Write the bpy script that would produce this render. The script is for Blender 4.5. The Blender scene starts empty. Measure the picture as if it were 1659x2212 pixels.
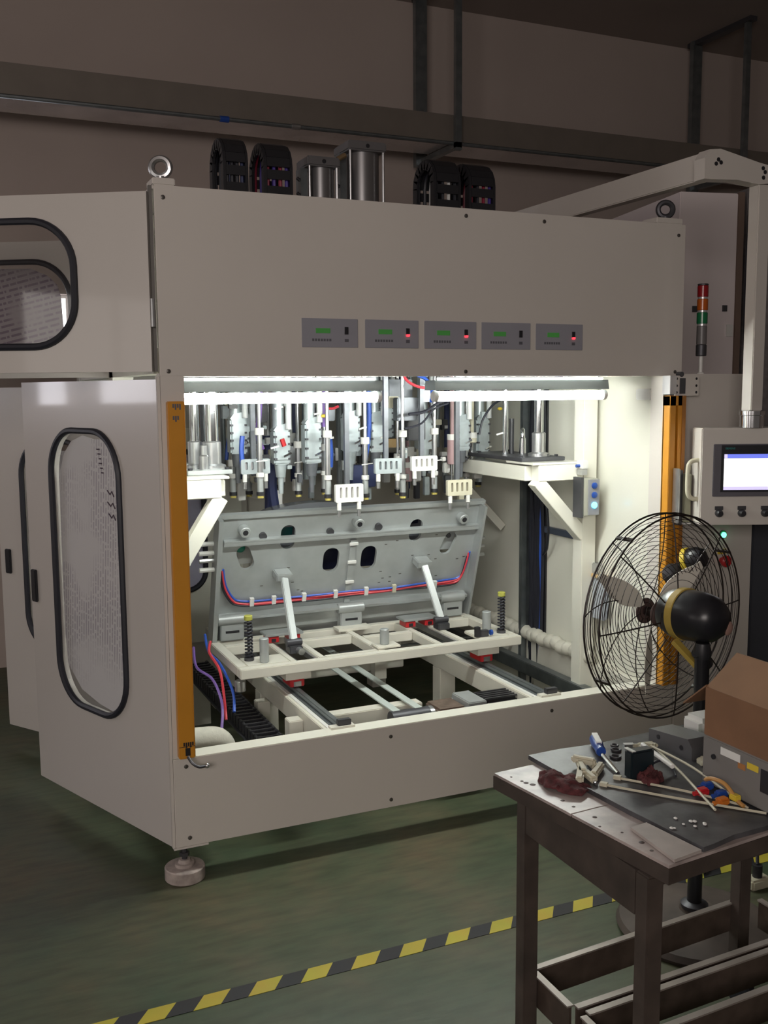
import bpy, bmesh, math, random
from math import sin, cos, pi, radians, sqrt, atan2
from mathutils import Vector, Matrix
from mathutils.geometry import tessellate_polygon

random.seed(7)
S = bpy.context.scene
COL = S.collection

# ------------------------------------------------------------------ camera
CAM_POS = Vector((-0.6352, -3.132, 1.6)); YAW, PITCH, ROLL, FPX = -0.4192, -0.1210, -0.0073, 2154.4
cy, sy, cp, sp = cos(YAW), sin(YAW), cos(PITCH), sin(PITCH)
fw = Vector((-sy * cp, cy * cp, sp)); rt = Vector((cy, sy, 0)); up = rt.cross(fw)
r2 = rt * cos(ROLL) + up * sin(ROLL); u2 = up * cos(ROLL) - rt * sin(ROLL)
cd = bpy.data.cameras.new('camera'); cam = bpy.data.objects.new('camera', cd); COL.objects.link(cam)
cd.sensor_fit = 'VERTICAL'; cd.sensor_height = 24.0; cd.lens = FPX / 2212 * 24.0; cd.clip_end = 60; cd.clip_start = 0.05
m = Matrix((r2, u2, -fw)).transposed().to_4x4(); m.translation = CAM_POS; cam.matrix_world = m
S.camera = cam

# ------------------------------------------------------------------ world, exposure, big lights
w = bpy.data.worlds.new('hall_light'); S.world = w; w.use_nodes = True
bg = w.node_tree.nodes['Background']; bg.inputs[0].default_value = (1.0, 0.87, 0.79, 1); bg.inputs[1].default_value = 0.075
S.view_settings.view_transform = 'Standard'; S.view_settings.look = 'None'
S.view_settings.exposure = 0.0; S.view_settings.gamma = 1.0; S.view_settings.use_curve_mapping = False


def area(name, loc, target, sx, sy_, power, col):
    l = bpy.data.lights.new(name, 'AREA'); l.shape = 'RECTANGLE'; l.size = sx; l.size_y = sy_; l.energy = power; l.color = col
    o = bpy.data.objects.new(name, l); COL.objects.link(o); o.location = loc
    o.rotation_euler = (Vector(target) - Vector(loc)).to_track_quat('-Z', 'Y').to_euler()
    return o


# daylight entering the hall from the open side behind and to the left of the photographer
area('daylight_from_hall_windows', (-2.4, -5.2, 2.4), (0.4, 1.0, 1.5), 2.6, 1.4, 96, (1.0, 0.90, 0.85))
TUBE_STRENGTH = 98.0
PANE_STRENGTH = 7.5

# ------------------------------------------------------------------ materials
MATS = {}


def mat(name, col, rough=0.5, metal=0.0, var=0.06, scale=8.0, bump=0.0, emit=None, estr=0.0, coat=0.0, alpha=1.0, trans=0.0, spec=0.5):
    if name in MATS: return MATS[name]
    m = bpy.data.materials.new(name); m.use_nodes = True; nt = m.node_tree; b = nt.nodes['Principled BSDF']
    b.inputs['Roughness'].default_value = rough; b.inputs['Metallic'].default_value = metal
    b.inputs['Coat Weight'].default_value = coat; b.inputs['Coat Roughness'].default_value = 0.06
    b.inputs['Transmission Weight'].default_value = trans; b.inputs['Alpha'].default_value = alpha
    b.inputs['Specular IOR Level'].default_value = spec
    tc = nt.nodes.new('ShaderNodeTexCoord'); n = nt.nodes.new('ShaderNodeTexNoise'); n.inputs['Scale'].default_value = scale
    n.inputs['Detail'].default_value = 5
    nt.links.new(tc.outputs['Object'], n.inputs['Vector'])
    r = nt.nodes.new('ShaderNodeValToRGB'); r.color_ramp.elements[0].position = 0.3; r.color_ramp.elements[1].position = 0.7
    r.color_ramp.elements[0].color = (*[c * (1 - var) for c in col], 1)
    r.color_ramp.elements[1].color = (*[min(1, c * (1 + var)) for c in col], 1)
    nt.links.new(n.outputs['Fac'], r.inputs[0]); nt.links.new(r.outputs[0], b.inputs['Base Color'])
    if bump:
        bp = nt.nodes.new('ShaderNodeBump'); bp.inputs['Strength'].default_value = bump; bp.inputs['Distance'].default_value = 0.01
        nt.links.new(n.outputs['Fac'], bp.inputs['Height']); nt.links.new(bp.outputs[0], b.inputs['Normal'])
    if emit:
        b.inputs['Emission Color'].default_value = (*emit, 1); b.inputs['Emission Strength'].default_value = estr
    MATS[name] = m
    return m


PAINT = mat('cream_white_powder_coat', (0.66, 0.62, 0.575), 0.42, var=0.015, scale=3, coat=0.25)
GLOSS = mat('glossy_cream_door_paint', (0.60, 0.565, 0.53), 0.30, var=0.015, scale=3, coat=0.5)
INNER = mat('white_inner_paint', (0.80, 0.79, 0.70), 0.16, var=0.02, scale=3)
FRAMEW = mat('cream_frame_paint', (0.70, 0.68, 0.60), 0.42, var=0.03, scale=10)
REAR = mat('grey_beige_inner_panel', (0.56, 0.53, 0.47), 0.5, var=0.04, scale=3)
RUBBER = mat('black_rubber', (0.018, 0.019, 0.028), 0.5, var=0.1)
BLACK = mat('black_plastic', (0.02, 0.02, 0.024), 0.42, var=0.1)
DARK = mat('dark_grey_steel', (0.09, 0.09, 0.10), 0.45, 0.6)
STEEL = mat('brushed_steel', (0.56, 0.57, 0.58), 0.28, 0.9, var=0.08, scale=30)
ALU = mat('milled_aluminium', (0.43, 0.455, 0.455), 0.40, 0.4, var=0.06, scale=14)
CAST = mat('grey_blue_actuator_casting', (0.50, 0.56, 0.58), 0.38, 0.45, var=0.12, scale=24)
CASTD = mat('dark_actuator_casting', (0.17, 0.18, 0.20), 0.4, 0.5, var=0.15, scale=24)
GALV = mat('galvanised_steel', (0.24, 0.265, 0.275), 0.38, 0.8, var=0.15, scale=16)
CHROME = mat('chromed_rod', (0.80, 0.82, 0.84), 0.12, 1.0, var=0.02)
YELLOW = mat('yellow_orange_housing', (0.62, 0.27, 0.025), 0.42, var=0.05)
YEL2 = mat('yellow_plastic', (0.70, 0.52, 0.05), 0.45, var=0.05)
RED = mat('red_plastic', (0.50, 0.02, 0.025), 0.4)
REDW = mat('red_tubing', (0.62, 0.05, 0.07), 0.4)
BLUEW = mat('blue_tubing', (0.03, 0.10, 0.50), 0.4)
VIOLW = mat('violet_tubing', (0.22, 0.12, 0.42), 0.4)
WHITEP = mat('white_plastic', (0.78, 0.78, 0.75), 0.4)
WHITEF = mat('fluffy_white_sleeve', (0.62, 0.60, 0.52), 0.8, var=0.1, scale=20, bump=0.4)
GREYD = mat('grey_display_face', (0.32, 0.32, 0.365), 0.4, var=0.03)
PRINT = mat('faded_grey_print', (0.11, 0.11, 0.13), 0.6)
CARD = mat('corrugated_cardboard', (0.21, 0.105, 0.052), 0.8, var=0.12, scale=9, bump=0.1)
CARD2 = mat('cardboard_inner_side', (0.27, 0.155, 0.085), 0.8, var=0.1, scale=9)
WOOD = mat('weathered_dark_timber', (0.060, 0.045, 0.037), 0.6, var=0.3, scale=14, bump=0.15)
PLANKM = mat('worn_pinkish_laminate', (0.38, 0.32, 0.30), 0.34, var=0.30, scale=16, bump=0.1)
SHEET = mat('scuffed_grey_rubber_sheet', (0.060, 0.060, 0.064), 0.42, var=0.5, scale=18, bump=0.12)
CREAMP = mat('cream_plastic', (0.58, 0.55, 0.42), 0.5)
CLOTHM = mat('maroon_woven_cloth', (0.085, 0.02, 0.022), 0.85, var=0.5, scale=60, bump=0.5)
FANBLK = mat('black_fan_enamel', (0.016, 0.016, 0.02), 0.3, var=0.2)
WIRE = mat('dark_fan_wire', (0.03, 0.022, 0.02), 0.45, 0.4)
BROWNR = mat('dusty_brown_disc', (0.10, 0.062, 0.055), 0.6, var=0.2)
TAN = mat('tan_tape', (0.66, 0.46, 0.22), 0.6)
BLUEP = mat('blue_plastic', (0.02, 0.07, 0.33), 0.3)
GREENL = mat('green_plastic', (0.01, 0.14, 0.05), 0.35)
SCREWM = mat('dull_screw_steel', (0.15, 0.14, 0.13), 0.4, 0.7)
EM_TUBE = mat('lit_fluorescent_glass', (0.9, 0.9, 0.9), 0.3, emit=(0.97, 1.0, 0.93), estr=TUBE_STRENGTH)
EM_GREEN = mat('lit_green_button', (0.1, 0.9, 0.5), 0.3, emit=(0.12, 1.0, 0.45), estr=3.5)
EM_BLUE = mat('lit_blue_button', (0.1, 0.5, 0.9), 0.3, emit=(0.12, 0.62, 1.0), estr=4.0)
EM_LCD = mat('dim_green_lcd', (0.04, 0.12, 0.04), 0.3, emit=(0.05, 0.22, 0.04), estr=0.35)
EM_RED = mat('lit_red_indicator', (0.9, 0.1, 0.1), 0.3, emit=(1.0, 0.05, 0.08), estr=1.6)
EM_SCREEN = mat('lit_white_screen', (0.9, 0.9, 0.9), 0.3, emit=(1.0, 1.0, 1.0), estr=1.5)
EM_BAR = mat('lit_blue_title_bar', (0.2, 0.25, 0.7), 0.3, emit=(0.14, 0.18, 0.80), estr=1.0)
EM_SOFT = mat('lit_lilac_status_bar', (0.6, 0.55, 0.8), 0.3, emit=(0.62, 0.56, 0.86), estr=1.0)
EM_DAY = mat('daylit_window_glass', (0.8, 0.8, 0.85), 0.2, emit=(0.95, 0.93, 1.0), estr=PANE_STRENGTH)


EM_DUSK = mat('dim_shaded_window_glass', (0.8, 0.8, 0.85), 0.2, emit=(1.0, 0.92, 0.86), estr=1.6)


def glass_mat():
    m = bpy.data.materials.new('clear_acrylic_pane'); m.use_nodes = True; nt = m.node_tree; nt.nodes.clear()
    o = nt.nodes.new('ShaderNodeOutputMaterial'); mx = nt.nodes.new('ShaderNodeMixShader')
    t = nt.nodes.new('ShaderNodeBsdfTransparent'); t.inputs[0].default_value = (0.93, 0.93, 0.93, 1)
    g = nt.nodes.new('ShaderNodeBsdfGlossy'); g.inputs['Roughness'].default_value = 0.04
    lw = nt.nodes.new('ShaderNodeLayerWeight'); lw.inputs[0].default_value = 0.5
    pw = nt.nodes.new('ShaderNodeMath'); pw.operation = 'POWER'; pw.inputs[1].default_value = 5.0; nt.links.new(lw.outputs['Facing'], pw.inputs[0])
    f = nt.nodes.new('ShaderNodeMath'); f.operation = 'MULTIPLY_ADD'; f.inputs[1].default_value = 0.9; f.inputs[2].default_value = 0.045; nt.links.new(pw.outputs[0], f.inputs[0])
    nt.links.new(f.outputs[0], mx.inputs[0]); nt.links.new(t.outputs[0], mx.inputs[1]); nt.links.new(g.outputs[0], mx.inputs[2])
    nt.links.new(mx.outputs[0], o.inputs[0]); return m


GLASS = glass_mat()


def film_mat(name, base, ink, across, line, rot, amount):
    """protective film carrying rows of faded print: rows = periodic bands broken up into words by noise"""
    m = bpy.data.materials.new(name); m.use_nodes = True; nt = m.node_tree; b = nt.nodes['Principled BSDF']
    L = nt.links.new; N = nt.nodes.new
    b.inputs['Roughness'].default_value = 0.55; b.inputs['Coat Weight'].default_value = 0.15
    tc = N('ShaderNodeTexCoord'); mp = N('ShaderNodeMapping'); mp.inputs['Rotation'].default_value = (0, rot, 0)
    L(tc.outputs['Object'], mp.inputs[0]); sep = N('ShaderNodeSeparateXYZ'); L(mp.outputs[0], sep.inputs[0])
    k = N('ShaderNodeMath'); k.operation = 'MULTIPLY'; k.inputs[1].default_value = line; L(sep.outputs[0 if across == 'X' else 2], k.inputs[0])
    fr = N('ShaderNodeMath'); fr.operation = 'FRACT'; L(k.outputs[0], fr.inputs[0])
    lt = N('ShaderNodeMath'); lt.operation = 'LESS_THAN'; lt.inputs[1].default_value = 0.42; L(fr.outputs[0], lt.inputs[0])
    fl = N('ShaderNodeMath'); fl.operation = 'FLOOR'; L(k.outputs[0], fl.inputs[0])
    cb = N('ShaderNodeCombineXYZ'); L(fl.outputs[0], cb.inputs[1])
    z = N('ShaderNodeMath'); z.operation = 'MULTIPLY'; z.inputs[1].default_value = 60; L(sep.outputs[2 if across == 'X' else 0], z.inputs[0]); L(z.outputs[0], cb.inputs[0])
    n = N('ShaderNodeTexNoise'); n.inputs['Scale'].default_value = 1.0; n.inputs['Detail'].default_value = 1; L(cb.outputs[0], n.inputs['Vector'])
    g = N('ShaderNodeMath'); g.operation = 'GREATER_THAN'; g.inputs[1].default_value = 0.45; L(n.outputs['Fac'], g.inputs[0])
    n2 = N('ShaderNodeTexNoise'); n2.inputs['Scale'].default_value = 3.2; L(tc.outputs['Object'], n2.inputs['Vector'])
    g2 = N('ShaderNodeMapRange'); g2.inputs[1].default_value = 0.42; g2.inputs[2].default_value = 0.52; L(n2.outputs['Fac'], g2.inputs[0])
    a = N('ShaderNodeMath'); a.operation = 'MULTIPLY'; L(lt.outputs[0], a.inputs[0]); L(g.outputs[0], a.inputs[1])
    a2 = N('ShaderNodeMath'); a2.operation = 'MULTIPLY'; L(a.outputs[0], a2.inputs[0]); L(g2.outputs[0], a2.inputs[1])
    a3 = N('ShaderNodeMath'); a3.operation = 'MULTIPLY'; a3.inputs[1].default_value = amount; L(a2.outputs[0], a3.inputs[0])
    mx = N('ShaderNodeMix'); mx.data_type = 'RGBA'; mx.inputs[6].default_value = (*base, 1); mx.inputs[7].default_value = (*ink, 1)
    L(a3.outputs[0], mx.inputs[0]); L(mx.outputs[2], b.inputs['Base Color'])
    return m


FILM_LOW = film_mat('white_protective_film_with_fine_print', (0.93, 0.92, 0.92), (0.34, 0.29, 0.38), 'X', 62, 0.09, 0.55)
FILM_UP = film_mat('grey_protective_film_with_slanted_print', (0.52, 0.47, 0.50), (0.24, 0.17, 0.26), 'Z', 46, -0.22, 0.85)


def plaster(name, c1, c2, rough=0.85, scale=1.2):
    m = bpy.data.materials.new(name); m.use_nodes = True; nt = m.node_tree; b = nt.nodes['Principled BSDF']; L = nt.links.new
    b.inputs['Roughness'].default_value = rough
    tc = nt.nodes.new('ShaderNodeTexCoord'); n = nt.nodes.new('ShaderNodeTexNoise'); n.inputs['Scale'].default_value = scale; n.inputs['Detail'].default_value = 7
    L(tc.outputs['Object'], n.inputs['Vector']); r = nt.nodes.new('ShaderNodeValToRGB')
    r.color_ramp.elements[0].color = (*c1, 1); r.color_ramp.elements[1].color = (*c2, 1)
    r.color_ramp.elements[0].position = 0.3; r.color_ramp.elements[1].position = 0.72
    L(n.outputs['Fac'], r.inputs[0]); L(r.outputs[0], b.inputs['Base Color'])
    return m


WALLM = plaster('painted_plaster', (0.44, 0.37, 0.335), (0.49, 0.415, 0.375))
CEILM = plaster('dark_concrete_ceiling', (0.32, 0.27, 0.245), (0.37, 0.315, 0.285))


def floor_mat():
    m = bpy.data.materials.new('worn_green_floor_paint'); m.use_nodes = True; nt = m.node_tree; b = nt.nodes['Principled BSDF']; L = nt.links.new; N = nt.nodes.new
    tc = N('ShaderNodeTexCoord')
    n = N('ShaderNodeTexNoise'); n.inputs['Scale'].default_value = 1.7; n.inputs['Detail'].default_value = 8; n.inputs['Roughness'].default_value = 0.65
    L(tc.outputs['Object'], n.inputs['Vector']); r = N('ShaderNodeValToRGB')
    e = r.color_ramp.elements; e[0].position = 0.3; e[0].color = (0.044, 0.080, 0.043, 1); e[1].position = 0.72; e[1].color = (0.135, 0.104, 0.060, 1)
    k = e.new(0.52); k.color = (0.083, 0.094, 0.052, 1)
    L(n.outputs['Fac'], r.inputs[0])
    n2 = N('ShaderNodeTexNoise'); n2.inputs['Scale'].default_value = 14; n2.inputs['Detail'].default_value = 6
    mp = N('ShaderNodeMapping'); mp.inputs['Scale'].default_value = (0.5, 2.2, 1); mp.inputs['Rotation'].default_value = (0, 0, 0.3)
    L(tc.outputs['Object'], mp.inputs[0]); L(mp.outputs[0], n2.inputs['Vector'])
    r3 = N('ShaderNodeValToRGB'); r3.color_ramp.elements[0].position = 0.30; r3.color_ramp.elements[0].color = (0.66, 0.68, 0.66, 1)
    r3.color_ramp.elements[1].position = 0.6; r3.color_ramp.elements[1].color = (1, 1, 1, 1); L(n2.outputs['Fac'], r3.inputs[0])
    mx = N('ShaderNodeMix'); mx.data_type = 'RGBA'; mx.blend_type = 'MULTIPLY'; mx.inputs[0].default_value = 1
    L(r.outputs[0], mx.inputs[6]); L(r3.outputs[0], mx.inputs[7]); L(mx.outputs[2], b.inputs['Base Color'])
    r4 = N('ShaderNodeMapRange'); r4.inputs[3].default_value = 0.34; r4.inputs[4].default_value = 0.62; L(n.outputs['Fac'], r4.inputs[0]); L(r4.outputs[0], b.inputs['Roughness'])
    bp = N('ShaderNodeBump'); bp.inputs['Strength'].default_value = 0.12; bp.inputs['Distance'].default_value = 0.01; L(n2.outputs['Fac'], bp.inputs['Height']); L(bp.outputs[0], b.inputs['Normal'])
    return m


FLOORM = floor_mat()


def tape_mat():
    m = bpy.data.materials.new('black_yellow_striped_vinyl'); m.use_nodes = True; nt = m.node_tree; b = nt.nodes['Principled BSDF']; L = nt.links.new; N = nt.nodes.new
    b.inputs['Roughness'].default_value = 0.45
    tc = N('ShaderNodeTexCoord'); sep = N('ShaderNodeSeparateXYZ'); L(tc.outputs['Object'], sep.inputs[0])
    a = N('ShaderNodeMath'); a.operation = 'MULTIPLY_ADD'; a.inputs[1].default_value = -0.75; L(sep.outputs[1], a.inputs[0]); L(sep.outputs[0], a.inputs[2])
    k = N('ShaderNodeMath'); k.operation = 'MULTIPLY_ADD'; k.inputs[1].default_value = 1 / 0.1475; k.inputs[2].default_value = 10.12; L(a.outputs[0], k.inputs[0])
    fr = N('ShaderNodeMath'); fr.operation = 'FRACT'; L(k.outputs[0], fr.inputs[0])
    lt = N('ShaderNodeMath'); lt.operation = 'LESS_THAN'; lt.inputs[1].default_value = 0.5; L(fr.outputs[0], lt.inputs[0])
    n = N('ShaderNodeTexNoise'); n.inputs['Scale'].default_value = 9; L(tc.outputs['Object'], n.inputs['Vector'])
    mx = N('ShaderNodeMix'); mx.data_type = 'RGBA'; mx.inputs[6].default_value = (0.022, 0.022, 0.028, 1); mx.inputs[7].default_value = (0.62, 0.52, 0.055, 1)
    L(lt.outputs[0], mx.inputs[0])
    m2 = N('ShaderNodeMix'); m2.data_type = 'RGBA'; m2.blend_type = 'MULTIPLY'; m2.inputs[0].default_value = 0.3; L(mx.outputs[2], m2.inputs[6]); L(n.outputs['Color'], m2.inputs[7])
    L(m2.outputs[2], b.inputs['Base Color'])
    return m


TAPEM = tape_mat()

# ------------------------------------------------------------------ mesh helpers


class MB:
    """collects shapes (world coordinates unless the parent says otherwise) into one bmesh"""

    def __init__(s): s.bm = bmesh.new()

    def _add(s, vs, fs, M=None):
        v = [s.bm.verts.new((M @ Vector(p)) if M else p) for p in vs]
        for f in fs:
            try: s.bm.faces.new([v[i] for i in f])
            except ValueError: pass
        return s

    def box(s, x0, x1, y0, y1, z0, z1, M=None, ch=0.0):
        if ch > 0:
            b = bmesh.new(); bmesh.ops.create_cube(b, size=1)
            for v in b.verts: v.co = Vector(((x0 + x1) / 2 + v.co.x * (x1 - x0), (y0 + y1) / 2 + v.co.y * (y1 - y0), (z0 + z1) / 2 + v.co.z * (z1 - z0)))
            bmesh.ops.bevel(b, geom=b.edges[:], offset=ch, segments=2, affect='EDGES', clamp_overlap=True)
            b.verts.index_update()
            r = s._add([v.co.copy() for v in b.verts], [[v.index for v in f.verts] for f in b.faces], M); b.free(); return r
        vs = [(x, y, z) for z in (z0, z1) for y in (y0, y1) for x in (x0, x1)]
        return s._add(vs, [(0, 2, 3, 1), (4, 5, 7, 6), (0, 1, 5, 4), (2, 6, 7, 3), (0, 4, 6, 2), (1, 3, 7, 5)], M)

    def lathe(s, prof, base=(0, 0, 0), axis=(0, 0, 1), n=20, M=None):
        """prof: list of (radius, height) along the axis"""
        q = Vector((0, 0, 1)).rotation_difference(Vector(axis).normalized()); vs = []; fs = []
        for (r, h) in prof:
            for i in range(n):
                a = 2 * pi * i / n; vs.append(Vector(base) + q @ Vector((r * cos(a), r * sin(a), h)))
        for k in range(len(prof) - 1):
            for i in range(n):
                j = (i + 1) % n; fs.append((k * n + i, k * n + j, (k + 1) * n + j, (k + 1) * n + i))
        fs.append(list(range(n))[::-1]); fs.append([(len(prof) - 1) * n + i for i in range(n)])
        return s._add(vs, fs, M)

    def cyl(s, p, q, r, n=16, r2=None, ch=0.0):
        p, q = Vector(p), Vector(q); L = (q - p).length; r2 = r if r2 is None else r2
        pr = [(r - ch, 0), (r, ch), (r2, L - ch), (r2 - ch, L)] if ch else [(r, 0), (r2, L)]
        return s.lathe(pr, p, q - p, n)

    def tube(s, pts, r, n=6, closed=False):
        pts = [Vector(p) for p in pts]; k = len(pts); vs = []; fs = []; ref = None
        for i, p in enumerate(pts):
            a = pts[(i - 1) % k] if (closed or i > 0) else p; b = pts[(i + 1) % k] if (closed or i < k - 1) else p
            t = (b - a).normalized()
            if ref is None: ref = t.orthogonal().normalized()
            ref = (ref - t * ref.dot(t)); ref = ref.normalized() if ref.length > 1e-6 else t.orthogonal().normalized()
            bb = t.cross(ref)
            for j in range(n):
                g = 2 * pi * j / n; vs.append(p + r * (cos(g) * ref + sin(g) * bb))
        for i in range(k if closed else k - 1):
            i2 = (i + 1) % k
            for j in range(n):
                j2 = (j + 1) % n; fs.append((i * n + j, i * n + j2, i2 * n + j2, i2 * n + j))
        if not closed: fs.append(list(range(n))[::-1]); fs.append([(k - 1) * n + j for j in range(n)])
        return s._add(vs, fs)

    def beam(s, p, q, wd, ht, up_=(0, 0, 1), ch=0.0):
        """rectangular bar from p to q; wd across, ht along up_"""
        p, q = Vector(p), Vector(q); t = (q - p); L = t.length; t.normalize(); U = Vector(up_); U = (U - t * U.dot(t)).normalized(); R = t.cross(U)
        M = Matrix((R, t, U)).transposed().to_4x4(); M.translation = p
        return s.box(-wd / 2, wd / 2, 0, L, -ht / 2, ht / 2, M, ch)

    def plate(s, outer, holes, t, fr):
        """flat plate with through holes; fr(u, v, w) gives the 3-D point, w from 0 to t"""
        loops = [outer] + list(holes); pts = [p for l in loops for p in l]
        tri = tessellate_polygon([[Vector((p[0], p[1], 0)) for p in l] for l in loops]); n = len(pts)
        vs = [fr(p[0], p[1], 0) for p in pts] + [fr(p[0], p[1], t) for p in pts]
        fs = [tuple(x) for x in tri] + [tuple(i + n for i in x)[::-1] for x in tri]; o = 0
        for l in loops:
            for i in range(len(l)):
                j = (i + 1) % len(l); fs.append((o + i, o + j, o + j + n, o + i + n))
            o += len(l)
        return s._add(vs, fs)

    def prism(s, pts, t, fr): return s.plate(pts, [], t, fr)

    def sphere(s, c, r, sc=(1, 1, 1), n=14, M=None):
        b = bmesh.new(); bmesh.ops.create_uvsphere(b, u_segments=n, v_segments=n // 2 + 2, radius=r); b.verts.index_update()
        s._add([Vector((c[0] + v.co.x * sc[0], c[1] + v.co.y * sc[1], c[2] + v.co.z * sc[2])) for v in b.verts], [[v.index for v in f.verts] for f in b.faces], M); b.free(); return s

    def build(s, name, material, parent=None, label=None, smooth=True, local=False, kind=None):
        bmesh.ops.recalc_face_normals(s.bm, faces=s.bm.faces[:])
        me = bpy.data.meshes.new(name)
        if parent is not None and not local:
            s.bm.transform(WORLD[parent.name].inverted())
        s.bm.to_mesh(me); s.bm.free(); me.materials.append(material)
        if smooth:
            me.polygons.foreach_set('use_smooth', [True] * len(me.polygons))
            try: me.set_sharp_from_angle(angle=radians(35))
            except Exception: pass
        o = bpy.data.objects.new(name, me); COL.objects.link(o)
        if parent is not None: o.parent = parent; WORLD[o.name] = WORLD[parent.name].copy()
        else: WORLD[o.name] = Matrix.Identity(4)
        if label: o['label'] = label
        if kind: o['kind'] = kind
        return o


WORLD = {}


def thing(name, label, cat, loc=(0, 0, 0), rotz=0, group=None):
    o = bpy.data.objects.new(name, None); COL.objects.link(o); o.empty_display_size = 0.05
    o.location = loc; o.rotation_euler = (0, 0, rotz)
    M = Matrix.Rotation(rotz, 4, 'Z'); M.translation = Vector(loc); WORLD[o.name] = M
    o['label'] = label; o['category'] = cat
    if group: o['group'] = group
    return o


def tag(o, label, cat, group=None, kind=None):
    o['label'] = label; o['category'] = cat
    if group: o['group'] = group
    if kind: o['kind'] = kind
    return o


def struct(o, label=None):
    o['kind'] = 'structure'
    if label: o['label'] = label
    return o


def copy_part(src, parent, loc):
    """copy of a part (and its sub-parts) under PARENT, moved by loc; mesh data is shared"""
    c = src.copy(); COL.objects.link(c); c.parent = parent; c.location = Vector(src.location) + Vector(loc)
    for ch in [x for x in bpy.data.objects if x.parent == src]:
        d = ch.copy(); COL.objects.link(d); d.parent = c
    WORLD[c.name] = WORLD[parent.name] @ Matrix.Translation(c.location)
    return c


def rrect(u0, u1, v0, v1, r, n=8):
    out = []
    for (cx, cv, a0) in ((u1 - r, v1 - r, 0), (u0 + r, v1 - r, 90), (u0 + r, v0 + r, 180), (u1 - r, v0 + r, 270)):
        for i in range(n + 1):
            a = radians(a0 + 90 * i / n); out.append((cx + r * cos(a), cv + r * sin(a)))
    return out


def rect(u0, u1, v0, v1): return [(u0, v0), (u1, v0), (u1, v1), (u0, v1)]


def smoothpts(pts, k=6):
    """Catmull-Rom through pts"""
    P = [Vector(p) for p in pts]; P = [P[0]] + P + [P[-1]]; out = []
    for i in range(1, len(P) - 2):
        for j in range(k):
            t = j / k; a, b, c, d = P[i - 1:i + 3]
            out.append(0.5 * ((2 * b) + (c - a) * t + (2 * a - 5 * b + 4 * c - d) * t * t + (3 * b - a - 3 * c + d) * t ** 3))
    out.append(P[-2]); return out


XZ = lambda y: (lambda u, v, w: Vector((u, y + w, v)))
XY = lambda z: (lambda u, v, w: Vector((u, v, z + w)))
YZ = lambda x: (lambda u, v, w: Vector((x + w, u, v)))

# ------------------------------------------------------------------ the hall
WY, CZ = 3.0, 4.09
struct(MB().box(-7, 9, -9, WY + 0.2, -0.2, 0).build('floor', FLOORM), 'green painted hall floor with worn brown patches')
bwin = [rect(-0.75, 0.11, 1.90, 2.17), rect(-3.22, -2.86, 1.50, 2.9), rect(-4.35, -3.52, 1.50, 2.9)]
struct(MB().plate(rect(-7, 9, 0, CZ + 0.2), bwin, 0.2, XZ(WY)).build('wall_back', WALLM))
for i, h in enumerate(bwin):
    (a, z0), (b, z1) = h[0], h[2]
    fr = struct(MB().plate(rect(a, b, z0, z1), [rect(a + 0.02, b - 0.02, z0 + 0.02, z1 - 0.02)], 0.06, XZ(WY + 0.05)).build('window_%d' % (i + 3), WHITEP))
    MB().box(a + 0.02, b - 0.02, WY + 0.07, WY + 0.09, z0 + 0.02, z1 - 0.02).build('pane', EM_DAY, fr)
struct(MB().box(-7, 9, -9, WY, CZ, CZ + 0.2).build('ceiling', CEILM))
win = [rect(-1.9 + 2.4 * i, -0.2 + 2.4 * i, 1.15, 2.6) for i in (0,)] + [rect(-5.4, -3.2, 1.15, 2.6)]
wl = struct(MB().plate(rect(-9, WY, 0, CZ), win, 0.2, YZ(-6.2)).build('wall_left', WALLM))
for i, h in enumerate(win):
    (a, z0), (b, z1) = h[0], h[2]
    fr = MB().plate(rect(a, b, z0, z1), [rect(a + 0.06, (a + b) / 2 - 0.03, z0 + 0.06, z1 - 0.06), rect((a + b) / 2 + 0.03, b - 0.06, z0 + 0.06, z1 - 0.06)], 0.06, YZ(-6.1)).build('window_%d' % (i + 1), WHITEP)
    struct(fr)
    for (c, d) in ((a + 0.06, (a + b) / 2 - 0.03), ((a + b) / 2 + 0.03, b - 0.06)):
        MB().box(-6.09, -6.07, c, d, z0 + 0.06, z1 - 0.06).build('pane', EM_DUSK, fr)
struct(MB().box(7.0, 7.2, -9, WY, 0, CZ).build('wall_right', WALLM))

# ------------------------------------------------------------------ cable tray and hangers under the ceiling
ct = thing('cable_tray', 'long galvanised cable tray hanging along the back wall above the machine', 'cable tray', (2, 2.55, 3.07))
MB().box(-4.5, 6.9, 2.40, 2.405, 3.085, 3.245).build('side_flange', mat('tray_side_paint', (0.19, 0.165, 0.14), 0.6, 0.2), ct)
MB().box(-4.5, 6.9, 2.695, 2.70, 3.085, 3.245).build('side_flange', MATS['tray_side_paint'], ct)
MB().box(-4.5, 6.9, 2.40, 2.70, 3.078, 3.084).build('bottom_plate', mat('tray_bottom_zinc', (0.62, 0.58, 0.57), 0.22, 0.6, var=0.25, scale=2.5), ct)
cn = thing('conduit', 'thin steel conduit running along the front of the cable tray', 'pipe', (2, 2.38, 3.09))
MB().cyl((-4.5, 2.38, 3.075), (6.9, 2.38, 3.075), 0.012, 10).build('pipe', GALV, cn)
for x in (0.86, 1.27): MB().cyl((x, 2.38, 3.075), (x + 0.05, 2.38, 3.075), 0.017, 10).build('coupling', BLUEP if x < 1 else STEEL, cn)
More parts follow.
